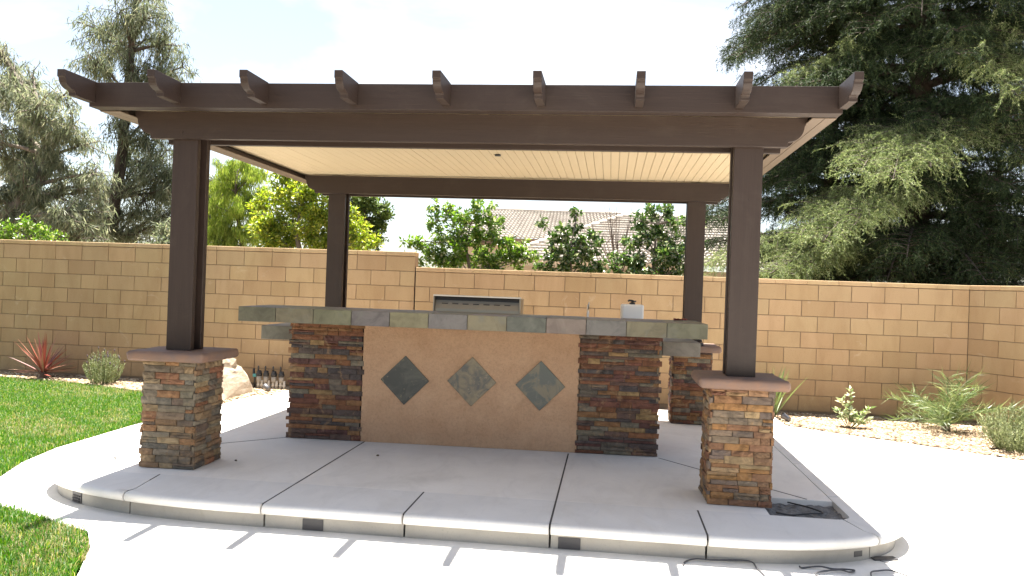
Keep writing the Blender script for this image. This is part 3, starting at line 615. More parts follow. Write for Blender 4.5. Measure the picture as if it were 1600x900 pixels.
# gravel / mulch beds
BED_R = [(4.6, 4.19), (4.9, 4.35), (5.136, 4.29), (5.6, 3.92), (6.11, 3.58), (6.55, 3.27), (7.06, 2.86), (8.1, 2.19), (9.2, 1.74), (9.6, 1.74), (7.66, 5.3), (4.6, 5.3)]
BED_L = [(-9.5, 4.88), (-5.3, 4.79), (-4.4, 4.71), (-3.6, 4.49), (-2.93, 4.21), (-2.4, 3.97), (-1.95, 3.54), (-1.5, 3.3), (-1.45, 4.0), (-1.45, 4.5), (-1.2, 4.45), (-.6, 4.0), (4.6, 4.1), (4.6, 5.3), (-9.5, 5.3)]
BEDM = m_plain('bed_soil', (.17, .125, .085), .95, .35, 14, bs=.6)
sheet('planting_bed', BED_R, PZ-.006, BEDM); sheet('planting_bed', BED_L, PZ-.006, BEDM)
m = NT('wood_chips'); ge = m.n('ShaderNodeNewGeometry'); m.col(m.ramp(ge.outputs['Random Per Island'], [(0, (.10, .065, .045)), (.3, (.22, .15, .09)), (.6, (.36, .27, .17)), (.85, (.46, .37, .26)), (1, (.55, .48, .38))])).rough(.9, .2); CHIP = m.m
def chips(pts, n, box, label):
    P = scatter(pts, n, box); n = len(P); a = nr.uniform(0, np.pi, n); t = nr.uniform(-.35, .35, n); L = nr.uniform(.012, .036, n)[:, None]; W_ = nr.uniform(.006, .014, n)[:, None]; H = nr.uniform(.003, .008, n)[:, None]
    u = np.c_[np.cos(a)*np.cos(t), np.sin(a)*np.cos(t), np.sin(t)]; v = np.c_[-np.sin(a), np.cos(a), nr.uniform(-.3, .3, n)]; w3 = np.cross(u, v)
    c = np.c_[P, PZ+.000+nr.rand(n)*.018]
    corners = [c+sx*u*L*(1 if sy > 0 else .8)+sy*v*W_+sz*w3*H for sz in (-1, 1) for sy in (-1, 1) for sx in (-1, 1)]
    V = np.stack(corners, 1).reshape(-1, 3); o = np.arange(n)[:, None]*8
    F = np.concatenate([o+np.array([q]) for q in ((4, 5, 7, 6), (0, 1, 5, 4), (2, 6, 7, 3), (0, 4, 6, 2), (1, 3, 7, 5))], 0)
    tag(link('wood_chips', npmesh('wood_chips', V, F), CHIP), label, 'wood chips', kind='stuff')
chips(BED_R, 34000, (4.6, 8.6, 2.2, 5.3), 'tan wood chip mulch in the bed under the palm')
chips(BED_L, 30000, (-6.6, -.2, 3.3, 5.3), 'pale wood chip mulch between lawn and block wall')

# ------------------------------------------------------------------ garden plants
def nz(v): return v/np.maximum(np.linalg.norm(v, axis=-1, keepdims=True), 1e-9)
def leafcloud(C, D, L, W, fold=.35, curl=.12, bend=False):
    n = len(C); D = nz(D); r = nz(nr.randn(n, 3)); S_ = nz(np.cross(D, r)); N_ = np.cross(S_, D)
    L = np.broadcast_to(np.asarray(L, float), (n,))[:, None]*nr.uniform(.7, 1.25, (n, 1)); W = np.broadcast_to(np.asarray(W, float), (n,))[:, None]*nr.uniform(.8, 1.2, (n, 1))
    V = np.stack([C, C+D*L*.45-S_*W+N_*W*fold, C+D*L-N_*L*curl, C+D*L*.45+S_*W+N_*W*fold], 1).reshape(-1, 3); o = np.arange(n)[:, None]*4
    if bend: return V, np.concatenate([o+np.array([[0, 1, 3]]), o+np.array([[1, 2, 3]])], 0)
    return V, np.concatenate([o+np.array([[0, 1, 2]]), o+np.array([[0, 2, 3]])], 0)
def cat(parts):
    V = []; F = []; b = 0
    for v, f in parts: V.append(v); F.append(f+b); b += len(v)
    return np.concatenate(V), np.concatenate(F)
def strap_mesh(name, mat, width, droop, seg=7, fold=.3, taper=.35):
    vs = []; fs = []
    for i in range(seg+1):
        t = i/seg; w_ = width*(taper+(1-taper)*math.sin(math.pi*min(1, .15+t*.75)))*(1-t**3)+.0008; z = -droop*t*t
        vs += [(t, -w_, z+w_*fold), (t, 0, z), (t, w_, z+w_*fold)]
    for i in range(seg):
        for k in (0, 1): a = i*3+k; fs.append((a, a+3, a+4, a+1))
    me = npmesh(name, vs, fs, True); me.materials.append(mat); return me
def put_leaf(me, name, parent, base, az, el, L, roll=0):
    o = link(name, me, None, parent)
    o.matrix_local = Matrix.Translation(base) @ Matrix.Rotation(az, 4, 'Z') @ Matrix.Rotation(-el, 4, 'Y') @ Matrix.Rotation(roll, 4, 'X') @ Matrix.Diagonal((L, L, L, 1)); return o
BZ = PZ-.004
# red spiky plant
CORD = NT('red_leaf'); oi = CORD.n('ShaderNodeObjectInfo'); CORD.col(CORD.ramp(oi.outputs['Random'], [(0, (.14, .035, .03)), (.5, (.26, .07, .05)), (.8, (.36, .13, .085)), (1, (.40, .26, .20))])).rough(.38, .5); CORD = CORD.m
t = thing('spiky_plant', (-4.72, 4.88, BZ), 'red-brown spiky plant with sword-like leaves against the taller block wall', 'plant')
LM = [strap_mesh('leaf', CORD, .022, d) for d in (.02, .07, .14)]
for i in range(84):
    u = rnd.random(); el = math.radians(3+84*u**.75); L = rnd.uniform(.42, .58)*(1 if u > .25 else .95)
    put_leaf(LM[0 if u > .6 else rnd.choice((0, 1, 1, 2))], 'leaf', t, (0, 0, .07+.05*rnd.random()), rnd.uniform(0, 6.283), el, L, rnd.uniform(-.4, .4))
MB().tube([(0, 0, -.03), (0, 0, .06), (0, 0, .12)], [.05, .045, .03], 8).build('stem', m_bark('plant_stem', (.10, .06, .05), (.2, .12, .09)), t)
# lavenders
LAVL = m_leaf('grey_green_leaf', [(0, (.12, .15, .065)), (.5, (.19, .22, .10)), (1, (.29, .31, .17))], .25, .6)
LAVF = m_plain('dry_purple_bud', (.12, .085, .12), .8, .3, 40)
def lavender(x, y, hgt, rad, label, nst, seed):
    global nr
    t = thing('lavender', (x, y, BZ), label, 'shrub'); st = MB(); bud = MB(); C = []; D = []
    r = random.Random(seed)
    for i in range(nst):
        a = r.uniform(0, 6.283); q = math.sqrt(r.random()); k = r.uniform(.7, 1.08)*(1-.35*q*q)
        b = Vector((math.cos(a)*q*rad*.45, math.sin(a)*q*rad*.45, 0)); e_ = Vector((math.cos(a)*q*rad, math.sin(a)*q*rad, hgt*k)); mid = (b+e_)/2+Vector((math.cos(a), math.sin(a), -.2))*q*rad*.22
        pts = [b*(1-s)**2+mid*2*s*(1-s)+e_*s*s for s in (0, .33, .66, 1)]
        st.tube(pts, [.003, .0025, .002, .0014], 3, False)
        for j in range(26):
            s = .12+.80*j/26; p = b*(1-s)**2+mid*2*s*(1-s)+e_*s*s; C.append(p); aa = r.uniform(0, 6.283); D.append((math.cos(aa)*.8+e_.x*.5, math.sin(aa)*.8+e_.y*.5, .75))
        if i % 4 == 0 and seed == 3: bud.tube([e_-Vector((0, 0, .012)), e_+Vector((0, 0, .006)), e_+Vector((0, 0, .022))], [.003, .006, .002], 5)
    st.build('stems', LAVL, t); V, F = leafcloud(np.array([tuple(c) for c in C]), np.array(D), .032, .0042); link('foliage', npmesh('foliage', V, F), LAVL, t)
    bud.v and tag(bud.build('flower_buds', LAVF, t), kind='stuff')
lavender(-3.68, 4.66, .50, .26, 'grey-green lavender bush with bare flower stems beside the red spiky plant', 120, 3)
lavender(7.22, 3.32, .52, .40, 'bushy grey-green shrub at the mulch edge in front of the wall return', 260, 5)
# small yellow-green sprig at the bed
YG = m_leaf('yellow_green_leaf', [(0, (.18, .26, .03)), (1, (.36, .40, .06))], .4, .5)
t = thing('small_shrub', (-5.62, 4.86, BZ), 'small yellow-green leafy sprig by the taller wall', 'shrub')
MB().tube([(0, 0, 0), (.03, 0, .14), (.10, 0, .26)], [.006, .005, .003], 5).build('stem', LAVL, t)
C = np.array([(.03+.09*q, 0, .12+.16*q) for q in np.linspace(0, 1, 26)]); V, F = leafcloud(C, nr.randn(26, 3)*.8+np.array([.3, 0, .4]), .09, .022); link('foliage', npmesh('foliage', V, F), YG, t)
# strap-leaved clump behind the pedestal
STR = m_leaf('strap_leaf', [(0, (.07, .11, .035)), (.6, (.14, .19, .07)), (1, (.30, .32, .18))], .25, .45)
t = thing('strap_plant', (5.03, 4.78, BZ), 'clump of upright green strap leaves behind the orange-brown pedestal', 'plant')
LM = [strap_mesh('leaf', STR, .020, d) for d in (.03, .12, .25)]
for i in range(46): put_leaf(rnd.choice(LM), 'leaf', t, (rnd.uniform(-.05, .05), rnd.uniform(-.05, .05), 0), rnd.uniform(0, 6.283), math.radians(rnd.uniform(48, 88)), rnd.uniform(.4, .74), rnd.uniform(-1, 1))
# small pale-leaved shrub
PALE = m_leaf('pale_green_leaf', [(0, (.12, .18, .07)), (.35, (.24, .30, .14)), (.65, (.46, .49, .31)), (1, (.62, .62, .46))], .3, .4)
t = thing('small_shrub', (5.82, 4.28, BZ), 'small shrub with pale cream-edged leaves in the wood chips', 'shrub'); st = MB(); C = []; D = []
for (dx, dy, hh) in ((-.10, 0, .36), (.01, .03, .46), (-.02, -.06, .24), (.15, .0, .20), (.23, .05, .24), (.09, -.05, .14), (-.12, .04, .22), (.18, -.06, .13), (.05, .0, .18)):
    st.tube([(0, 0, 0), (dx*.6, dy*.6, hh*.5), (dx, dy, hh)], [.006, .004, .002], 5)
    for j in range(20):
        s = rnd.uniform(.45, 1.03); a = rnd.uniform(0, 6.283); C.append((dx*s, dy*s, hh*s)); D.append((math.cos(a), math.sin(a), rnd.uniform(.1, .8)))
st.build('stems', m_bark('green_stem', (.1, .1, .05), (.16, .14, .08)), t); V, F = leafcloud(np.array(C), np.array(D), .075, .019); link('foliage', npmesh('foliage', V, F), PALE, t)
# low palm
PALMM = m_leaf('palm_leaf', [(0, (.06, .095, .035)), (.6, (.125, .175, .065)), (1, (.28, .30, .15))], .3, .4)
def frond(seed):
    r = np.random.RandomState(seed); n = 34; parts = []; C = []; D = []
    for i in range(n):
        s = .18+.82*i/n; p = np.array([s, 0, .30*s-.62*s*s]); ll = .33*(math.sin(math.pi*(.12+.80*s)))
        for sd in (-1, 1): C.append(p); D.append(np.array([.75, sd*.9, -.30+.1*r.randn()])*1.0+r.randn(3)*.10)
    C = np.array(C); D = np.array(D); V, F = leafcloud(C, D, .34, .0065, .0, .45, True)
    mb = MB().tube([(s, 0, .30*s-.62*s*s) for s in np.linspace(0, 1, 8)], [.011, .010, .009, .007, .006, .005, .004, .002], 4, False)
    f2 = np.array([q for f in mb.f for q in ((f[0], f[1], f[2]), (f[0], f[2], f[3]))]); V, F = cat([(V, F), (np.array(mb.v), f2)])
    me = npmesh('frond', V, F); me.materials.append(PALMM); return me
FR = [frond(s) for s in (1, 2, 3)]
t = thing('low_palm', (6.93, 4.42, BZ), 'low feathery green palm in the corner of the block walls', 'palm')
for i in range(22): put_leaf(rnd.choice(FR), 'frond', t, (0, 0, .04), i*2.399+rnd.uniform(-.2, .2), math.radians(rnd.uniform(18, 80)), rnd.uniform(.46, .74), rnd.uniform(-.3, .3))
MB().tube([(0, 0, -.02), (0, 0, .08)], [.06, .05], 8).build('trunk', m_bark('palm_trunk', (.09, .07, .05), (.16, .12, .08)), t)
# boulder
bm = bmesh.new()
for p in [(-2.12, 3.78, -.17), (-1.55, 3.66, -.17), (-1.515, 4.55, -.17), (-1.66, 4.88, -.17), (-2.25, 4.72, -.17), (-2.30, 4.1, -.17), (-2.1, 3.82, .2), (-2.02, 3.98, .375), (-1.80, 3.97, .385), (-1.66, 3.86, .17), (-1.70, 4.35, .30), (-1.56, 4.5, .05), (-1.98, 4.5, .32), (-1.74, 4.8, .08), (-2.2, 4.5, .15), (-2.22, 4.05, .18)]: bm.verts.new(p)
bmesh.ops.convex_hull(bm, input=bm.verts[:]); bmesh.ops.delete(bm, geom=[v for v in bm.verts if not v.link_faces], context='VERTS')
bmesh.ops.triangulate(bm, faces=bm.faces); bmesh.ops.subdivide_edges(bm, edges=bm.edges[:], cuts=5, use_grid_fill=True)
from mathutils import noise as mn
for v in bm.verts:
    front = max(0, min(1, (v.co.z-.12)*6)); k = .010+.050*front
    n3 = mn.noise_vector(v.co*7)*.6+mn.noise_vector(v.co*17)*.4; lay = math.sin(v.co.z*60+v.co.x*9)*.3*front; v.co += (n3+Vector((lay, lay, 0)))*k
me = bpy.data.meshes.new('boulder'); bm.to_mesh(me); bm.free()
m = NT('boulder_rock'); m.col(m.ramp(m.noise(m.geo((1, 1, 2.5)), 5, 8, .65, .8), [(.3, (.24, .185, .13)), (.55, (.36, .295, .225)), (.75, (.50, .435, .36))])).rough(.9, .2).bump(m.noise(m.geo((1, 1, 2)), 22, 8, .7), .6, .02)
bo = link('boulder', me, m.m); tag(bo, 'big tan boulder with craggy top at the edge of the bed', 'boulder')
# irrigation valves
mf = thing('irrigation_manifold', (-1.49, 5.0, BZ), 'row of black-topped irrigation valves on white pipes in front of the wall', 'irrigation valves')
for i in range(4):
    x = -.165+.11*i+rnd.uniform(-.008, .008)
    v = MB().lathe([(.0, .185), (.036, .185), (.040, .20), (.040, .225), (.030, .235), (.034, .245), (.022, .262), (0, .264)], (x, 0, 0), 12).build('valve', BLACK, mf)
    MB().tube([(x-.01, -.01, .262), (x-.01, -.01, .31), (x-.01, -.01, .325)], [.012, .012, .006], 8).build('solenoid', BLACK, v)
    MB().lathe([(.026, .11), (.033, .12), (.034, .185), (0, .187)], (x, 0, 0), 12).build('body', m_plain('grey_valve_body', (.30, .28, .25), .6), v)
    for dx in (-.012, .036): MB().tube([(x+dx, .01, -.04), (x+dx, .01, .05), (x+dx, .01, .055), (x+dx, .01, .075), (x+dx, .01, .08), (x+dx, .01, .13)], [.017, .017, .022, .022, .017, .017], 10).build('pipe', PVC, mf)
MB().tube([(-.17, .05, -.02), (.2, .05, -.02)], .02, 8).build('header_pipe', PVC, mf)
MB().box(-.245, -.195, -.02, .02, .17, .215).build('teal_tag', m_plain('teal_plastic', (.05, .24, .26), .5), mf, .008)
MB().tube([(-.22, 0, -.04), (-.22, 0, .17), (-.235, 0, .22), (-.235, 0, .285)], [.014, .014, .018, .014], 8).build('riser', BLACK, mf)
def spot(x, y, rz, label):
    t = thing('garden_spotlight', (x, y, BZ), label, 'spotlight', 'small garden spotlights', rz)
    MB().tube([(0, 0, -.03), (0, 0, .04)], .010, 8).build('stake', BLACK, t)
    MB().tube([(-.05, 0, .05), (-.045, 0, .05), (.03, 0, .075), (.05, 0, .082)], [.022, .03, .034, .040], 12).build('lamp_head', m_plain('grey_lamp_metal', (.16, .16, .17), .35, .1, 10, metal=.6), t)
spot(-1.42, 4.75, 2.6, 'small grey garden spotlight lying in front of the irrigation valves')
spot(5.17, 4.52, 2.2, 'small grey garden spotlight at the foot of the strap-leaved clump')
# ------------------------------------------------------------------ trees beyond the wall
def rdir(n): return nz(nr.randn(n, 3))
def clump_tree(name, label, base, trunk, clumps, leaf, mat, bark, L, W, droop=.0, out=.5, dens=1.0, tr=.12, rnd_=.6, cat_='tree', twig=10, crownname='crown'):
    """trunk: list of points; clumps: (point, radius, leaf count). Limbs run from the trunk to every clump, twigs fan out inside it."""
    b = Vector(base); t = thing(name, b, label, cat_); mb = MB(); T = [Vector(p) for p in trunk]
    mb.tube([p-b for p in T], [tr*(1-.72*i/(len(T)-1)) for i in range(len(T))], 10)
    Cs = []; Ds = []
    for c, r, n in clumps:
        c = Vector(c); n = int(n*dens); R = np.array(r if hasattr(r, '__len__') else (r, r, r), float)
        cand = [p for p in T if p.z < c.z-.15*R[2]] or [T[0]]; s = min(cand, key=lambda p: (p-c).length+.25*abs(p.z-c.z))
        mid = (s+c)/2+Vector((rnd.uniform(-.15, .15), rnd.uniform(-.15, .15), rnd.uniform(0, .25)))*(c-s).length*.5
        pts = [s*(1-q)**2+mid*2*q*(1-q)+c*q*q for q in (0, .2, .4, .6, .8, 1)]; r0 = max(.012, tr*.30*min(1, R.mean()/.6))
        mb.tube([p-b for p in pts], [r0*(1-.75*i/5) for i in range(6)], 6, False)
        dirs = rdir(twig); ends = []
        for d in dirs:
            e_ = np.array(c)+d*R*nr.uniform(.6, 1.0); ends.append((np.array(pts[rnd.choice((3, 4, 5))]), e_)); p0, p1 = ends[-1]
            mb.tube([Vector(p0)-b, Vector((p0+p1)/2+nr.randn(3)*.05*R)-b, Vector(p1)-b], [r0*.28, r0*.2, r0*.1], 4, False)
        k = nr.randint(0, len(ends), n); A = np.array([q[0] for q in ends])[k]; B = np.array([q[1] for q in ends])[k]; s_ = nr.rand(n, 1)**.6
        Q = A*(1-s_)+B*s_+rdir(n)*R*.30*nr.rand(n, 1)**.5; Cs.append(Q)
        Ds.append(nz(Q-np.array(c))*out+nr.randn(n, 3)*rnd_+np.array([0, 0, -droop]))
    mb.build('trunk', bark, t); C = np.concatenate(Cs); V, F = leafcloud(C-np.array(b), np.concatenate(Ds), L, W, bend=W < .012)
    link(crownname, npmesh(crownname, V, F), mat, t); return t
BARK1 = m_bark('grey_bark', (.12, .10, .085), (.24, .20, .165)); BARK2 = m_bark('dark_bark', (.045, .035, .03), (.10, .08, .065))
EUC = m_leaf('eucalyptus_leaf', [(0, (.075, .095, .060)), (.5, (.135, .160, .105)), (.85, (.205, .225, .16)), (1, (.29, .28, .21))], .45, .6, .15)
EUCB = m_leaf('eucalyptus_leaf_pale', [(0, (.11, .135, .085)), (.5, (.18, .205, .14)), (.85, (.26, .275, .20)), (1, (.34, .33, .25))], .46, .6, .15)
def cl(L, y, sp=.6):
    out = []
    for px, py, r, n in L: p = at(px, py, y+rnd.uniform(-sp, sp)); out.append((p, r*1.18, n))
    return out
ya = 13.0
A = [(150, 45, .55, 900), (190, 15, .60, 1100), (232, 20, .55, 1000), (228, 62, .6, 1200), (268, 70, .5, 800), (285, 105, .42, 600), (140, 85, .5, 800), (180, 75, .55, 900), (210, 105, .5, 900), (165, 115, .4, 500), (250, 110, .5, 800), (205, -25, .6, 700), (240, -20, .5, 600),
     (175, 150, .4, 450), (215, 150, .45, 600), (250, 165, .45, 600), (190, 195, .45, 600), (235, 210, .5, 900), (262, 235, .5, 900), (205, 235, .5, 900), (275, 270, .4, 700), (240, 262, .55, 1100), (200, 280, .5, 900), (255, 300, .5, 1000), (225, 310, .5, 900), (265, 345, .45, 600), (275, 300, .4, 500), (290, 280, .3, 250), (160, 330, .45, 600), (190, 330, .45, 700), (165, 300, .4, 500), (238, 345, .45, 600), (280, 330, .35, 350), (180, 362, .5, 800), (150, 350, .45, 600), (215, 368, .4, 400)]
tb = at(172, 380, ya); base = (tb[0], ya, -.2)
clump_tree('eucalyptus_tree', 'tall slender eucalyptus with grey-green hanging leaves behind the pergola corner', base, [base]+[tuple(at(px, py, ya)) for px, py in ((172, 385), (180, 310), (192, 230), (198, 150), (205, 80), (212, 10), (215, -30))], cl(A, ya), None, EUC, BARK2, .19, .0105, 1.0, .3, 1.0, .17, .5, twig=16)
yb_ = 11.0
B = [(20, 110, .4, 500), (50, 125, .42, 600), (15, 150, .5, 900), (60, 165, .5, 800), (100, 150, .4, 450), (30, 200, .55, 1000), (75, 210, .5, 800), (115, 195, .4, 500), (10, 245, .5, 900), (55, 260, .5, 900), (95, 255, .45, 700), (135, 225, .4, 450), (150, 270, .4, 500), (120, 290, .45, 650), (75, 305, .5, 900), (35, 300, .45, 700), (100, 335, .5, 900), (140, 330, .45, 700), (160, 300, .35, 350), (60, 350, .5, 900), (20, 290, .4, 500), (125, 365, .5, 800), (85, 375, .5, 700), (-30, 130, .6, 900), (-40, 220, .7, 1200), (-30, 300, .6, 900), (40, 235, .45, 700), (25, 330, .5, 900), (5, 350, .5, 800), (70, 185, .4, 500), (45, 285, .45, 700), (3, 80, .28, 200), (-25, 60, .4, 400), (150, 370, .4, 500)]
tb = at(-12, 385, yb_); base = (tb[0], yb_, -.2)
clump_tree('eucalyptus_tree', 'spreading pale grey-green eucalyptus with a thick bent limb over the wall', base, [base]+[tuple(at(px, py, yb_)) for px, py in ((-22, 385), (-2, 350), (25, 325), (55, 290), (75, 245), (68, 200), (58, 170))], cl(B, yb_), None, EUCB, BARK1, .18, .0105, 1.1, .25, 1.3, .22, .5, twig=16)
# grey-leaved small tree and weeping tree near the post
WIL = m_leaf('weeping_leaf', [(0, (.12, .18, .035)), (.5, (.20, .28, .055)), (1, (.34, .38, .11))], .5, .55, .15)
yb_ = 11.5; tb = at(325, 385, yb_); base = (tb[0], yb_, -.2)
clump_tree('grey_tree', 'small sparse grey-leaved tree between the eucalyptus and the weeping tree', base, [base, tuple(at(325, 380, yb_)), tuple(at(322, 330, yb_)), tuple(at(330, 285, yb_))], cl([(310, 350, .4, 500), (335, 355, .4, 500), (320, 310, .4, 600), (338, 280, .35, 450), (300, 370, .4, 500), (345, 320, .35, 400), (270, 365, .45, 500), (250, 375, .4, 400)], yb_), None, EUC, BARK2, .13, .017, .3, .4, 1.5, .08)
yb_ = 9.6; tb = at(372, 390, yb_); base = (tb[0], yb_, -.2)
W_ = [(352, 262, .26, 500), (378, 258, .28, 600), (395, 275, .25, 400), (345, 290, .28, 600), (370, 290, .30, 800), (392, 305, .26, 500), (350, 325, .30, 700), (378, 330, .30, 700), (340, 350, .25, 400), (362, 355, .32, 800), (388, 360, .28, 600), (350, 378, .28, 500), (375, 385, .28, 500), (405, 270, .2, 250), (412, 300, .22, 300), (408, 335, .24, 400), (410, 365, .24, 400), (330, 320, .22, 300), (330, 370, .22, 300)]
clump_tree('weeping_tree', 'feathery yellow-green weeping tree standing behind the taller wall', base, [base]+[tuple(at(px, py, yb_)) for px, py in ((378, 385), (372, 340), (368, 300), (370, 270))], cl(W_, yb_, .3), None, WIL, BARK2, .10, .0062, 1.5, .1, 2.6, .06, .32, twig=14)
CIT = m_leaf('citrus_leaf', [(0, (.10, .16, .025)), (.4, (.19, .26, .035)), (.8, (.33, .38, .06)), (1, (.44, .42, .11))], .48, .4)
yb_ = 8.2; tb = at(470, 395, yb_); base = (tb[0], yb_, -.2)
Cc = [(420, 310, .22, 160), (445, 290, .26, 220), (475, 275, .26, 220), (500, 285, .26, 220), (425, 340, .26, 240), (455, 325, .3, 320), (490, 320, .3, 320), (525, 310, .26, 200), (420, 372, .26, 240), (450, 362, .3, 320), (485, 358, .3, 320), (515, 350, .28, 260), (550, 372, .26, 220), (575, 378, .22, 160), (440, 388, .26, 200), (505, 385, .28, 220), (545, 340, .24, 140), (440, 270, .2, 160), (470, 255, .2, 160), (410, 355, .22, 200), (405, 325, .18, 120), (500, 262, .22, 160), (530, 365, .24, 220), (535, 335, .22, 180), (560, 355, .2, 140), (470, 300, .25, 240)]
clump_tree('citrus_tree', 'yellow-green broad-leaved tree just behind the taller wall', base, [base, tuple(at(470, 400, yb_)), tuple(at(462, 360, yb_)), tuple(at(472, 320, yb_))], cl(Cc, yb_, .35), None, CIT, BARK1, .075, .018, .15, .6, 3.0, .07, twig=14)
DK = m_leaf('dark_green_leaf', [(0, (.045, .075, .02)), (.5, (.085, .13, .032)), (.9, (.14, .20, .05)), (1, (.26, .29, .09))], .35, .4)
yb_ = 10.0; tb = at(572, 395, yb_); base = (tb[0], yb_, -.2)
Dd = [(560, 315, .3, 420), (590, 320, .25, 320), (600, 345, .2, 240), (575, 345, .3, 420), (555, 345, .3, 400), (590, 368, .24, 280), (565, 375, .3, 400), (545, 320, .3, 350), (605, 325, .12, 80), (575, 300, .3, 300), (550, 290, .3, 300), (530, 335, .3, 300)]
clump_tree('broadleaf_tree', 'rounded dark green tree behind the step in the block wall', base, [base, tuple(at(572, 395, yb_)), tuple(at(570, 350, yb_)), tuple(at(568, 310, yb_))], cl(Dd, yb_, .3), None, DK, BARK2, .075, .018, .1, .5, 2.2, .07, twig=14)
# shrubs along the lower wall
SHR = m_leaf('bright_shrub_leaf', [(0, (.05, .11, .015)), (.5, (.10, .19, .025)), (.85, (.19, .27, .05)), (1, (.44, .46, .28))], .42, .28, .6)
SHD = m_leaf('glossy_shrub_leaf', [(0, (.03, .07, .015)), (.5, (.06, .115, .025)), (.80, (.12, .18, .05)), (1, (.42, .45, .32))], .32, .25, .65)
yb_ = 6.3; tb = at(735, 425, yb_); base = (tb[0], yb_, -.2)
Bb = [(672, 318, .09, 34), (675, 345, .12, 55), (690, 365, .18, 110), (655, 382, .14, 70), (635, 378, .09, 30), (700, 332, .13, 60), (725, 335, .17, 100), (752, 330, .17, 100), (775, 345, .14, 70), (720, 365, .22, 170), (755, 365, .22, 180), (785, 372, .16, 100), (680, 395, .2, 140), (715, 400, .22, 170), (750, 402, .22, 170), (785, 402, .2, 150), (815, 385, .15, 80), (815, 408, .18, 110), (838, 400, .12, 55), (700, 415, .2, 110), (765, 415, .2, 110), (655, 405, .12, 50), (770, 320, .06, 16)]
clump_tree('leafy_shrub', 'bright green leafy shrub rising over the lower wall beside the wall step', base, [base, tuple(at(735, 430, yb_)), tuple(at(728, 385, yb_)), tuple(at(735, 350, yb_))], cl(Bb, yb_, .12), None, SHR, BARK1, .075, .017, .05, .6, 2.5, .035, .7, 'shrub', 7)
yb_ = 6.1; tb = at(893, 430, yb_); base = (tb[0], yb_, -.2)
Vv = [(902, 330, .07, 30), (900, 350, .08, 40), (878, 365, .12, 70), (862, 372, .1, 50), (905, 372, .14, 90), (930, 365, .08, 35), (888, 390, .16, 120), (862, 398, .13, 80), (915, 395, .14, 90), (935, 385, .09, 40), (880, 415, .18, 130), (915, 418, .16, 100), (850, 415, .12, 60), (940, 412, .1, 50), (845, 345, .06, 18)]
clump_tree('leafy_shrub', 'dark glossy leafed climber with a narrow top over the lower wall', base, [base, tuple(at(893, 430, yb_)), tuple(at(890, 390, yb_)), tuple(at(900, 345, yb_))], cl(Vv, yb_, .1), None, SHD, BARK1, .075, .020, .15, .6, 2.3, .025, .7, 'shrub', 6)
yb_ = 6.3; tb = at(1020, 435, yb_); base = (tb[0], yb_, -.2)
Rr = [(1000, 345, .12, 60), (1020, 330, .14, 80), (1045, 325, .12, 60), (1060, 345, .15, 80), (1010, 365, .18, 120), (1040, 365, .2, 150), (985, 375, .14, 80), (965, 400, .12, 60), (990, 405, .2, 150), (1025, 400, .22, 180), (1060, 395, .2, 150), (1080, 370, .18, 100), (1005, 422, .2, 120), (1045, 422, .2, 130), (1075, 418, .18, 100), (960, 420, .12, 50), (1095, 345, .16, 90)]
clump_tree('leafy_shrub', 'bushy glossy green shrub over the lower wall next to the conifer', base, [base, tuple(at(1020, 435, yb_)), tuple(at(1022, 395, yb_)), tuple(at(1028, 350, yb_))], cl(Rr, yb_, .12), None, SHD, BARK1, .075, .020, .1, .6, 2.3, .035, .7, 'shrub', 7)
yb_ = 7.2; tb = at(965, 430, yb_); t = thing('bare_shrub', (tb[0], yb_, -.2), 'thin leafless brown shrub in front of the tiled roof', 'shrub'); mb = MB(); b0 = Vector(tb)
mb.tube([(0, 0, 0), (0, 0, b0.z+.2)], [.03, .02], 6)
for i in range(20):
    px, py = rnd.uniform(905, 1015), rnd.uniform(312, 370); e_ = Vector(at(px, py, yb_+rnd.uniform(-.2, .2))); s = Vector((b0.x, yb_, b0.z-rnd.uniform(0, .2))); mid = (s+e_)/2+Vector((rnd.uniform(-.06, .06), 0, rnd.uniform(-.05, .1)))
    pts = [s*(1-q)**2+mid*2*q*(1-q)+e_*q*q-Vector(t.location) for q in (0, .25, .5, .75, 1)]; mb.tube(pts, [.007, .006, .005, .004, .002], 4, False)
    for k in range(4):
        a_ = pts[rnd.choice((2, 3))]; mb.tube([a_, a_+Vector((rnd.uniform(-.16, .16), rnd.uniform(-.1, .1), rnd.uniform(.02, .2)))], [.003, .0015], 3, False)
mb.build('branches', m_bark('brown_twig', (.10, .07, .05), (.18, .13, .10)), t)
yb_ = 9.0; tb = at(40, 395, yb_); base = (tb[0], yb_, -.2)
clump_tree('leafy_shrub', 'low green bush peeping over the taller wall under the spreading eucalyptus', base, [base, tuple(at(40, 395, yb_)), tuple(at(45, 365, yb_))], cl([(15, 362, .22, 200), (45, 358, .22, 220), (75, 368, .22, 200), (-15, 360, .3, 200), (60, 378, .2, 150), (25, 380, .2, 150), (100, 380, .2, 120)], yb_, .2), None, SHR, BARK1, .08, .018, .05, .6, 1.5, .03, .7, 'shrub')
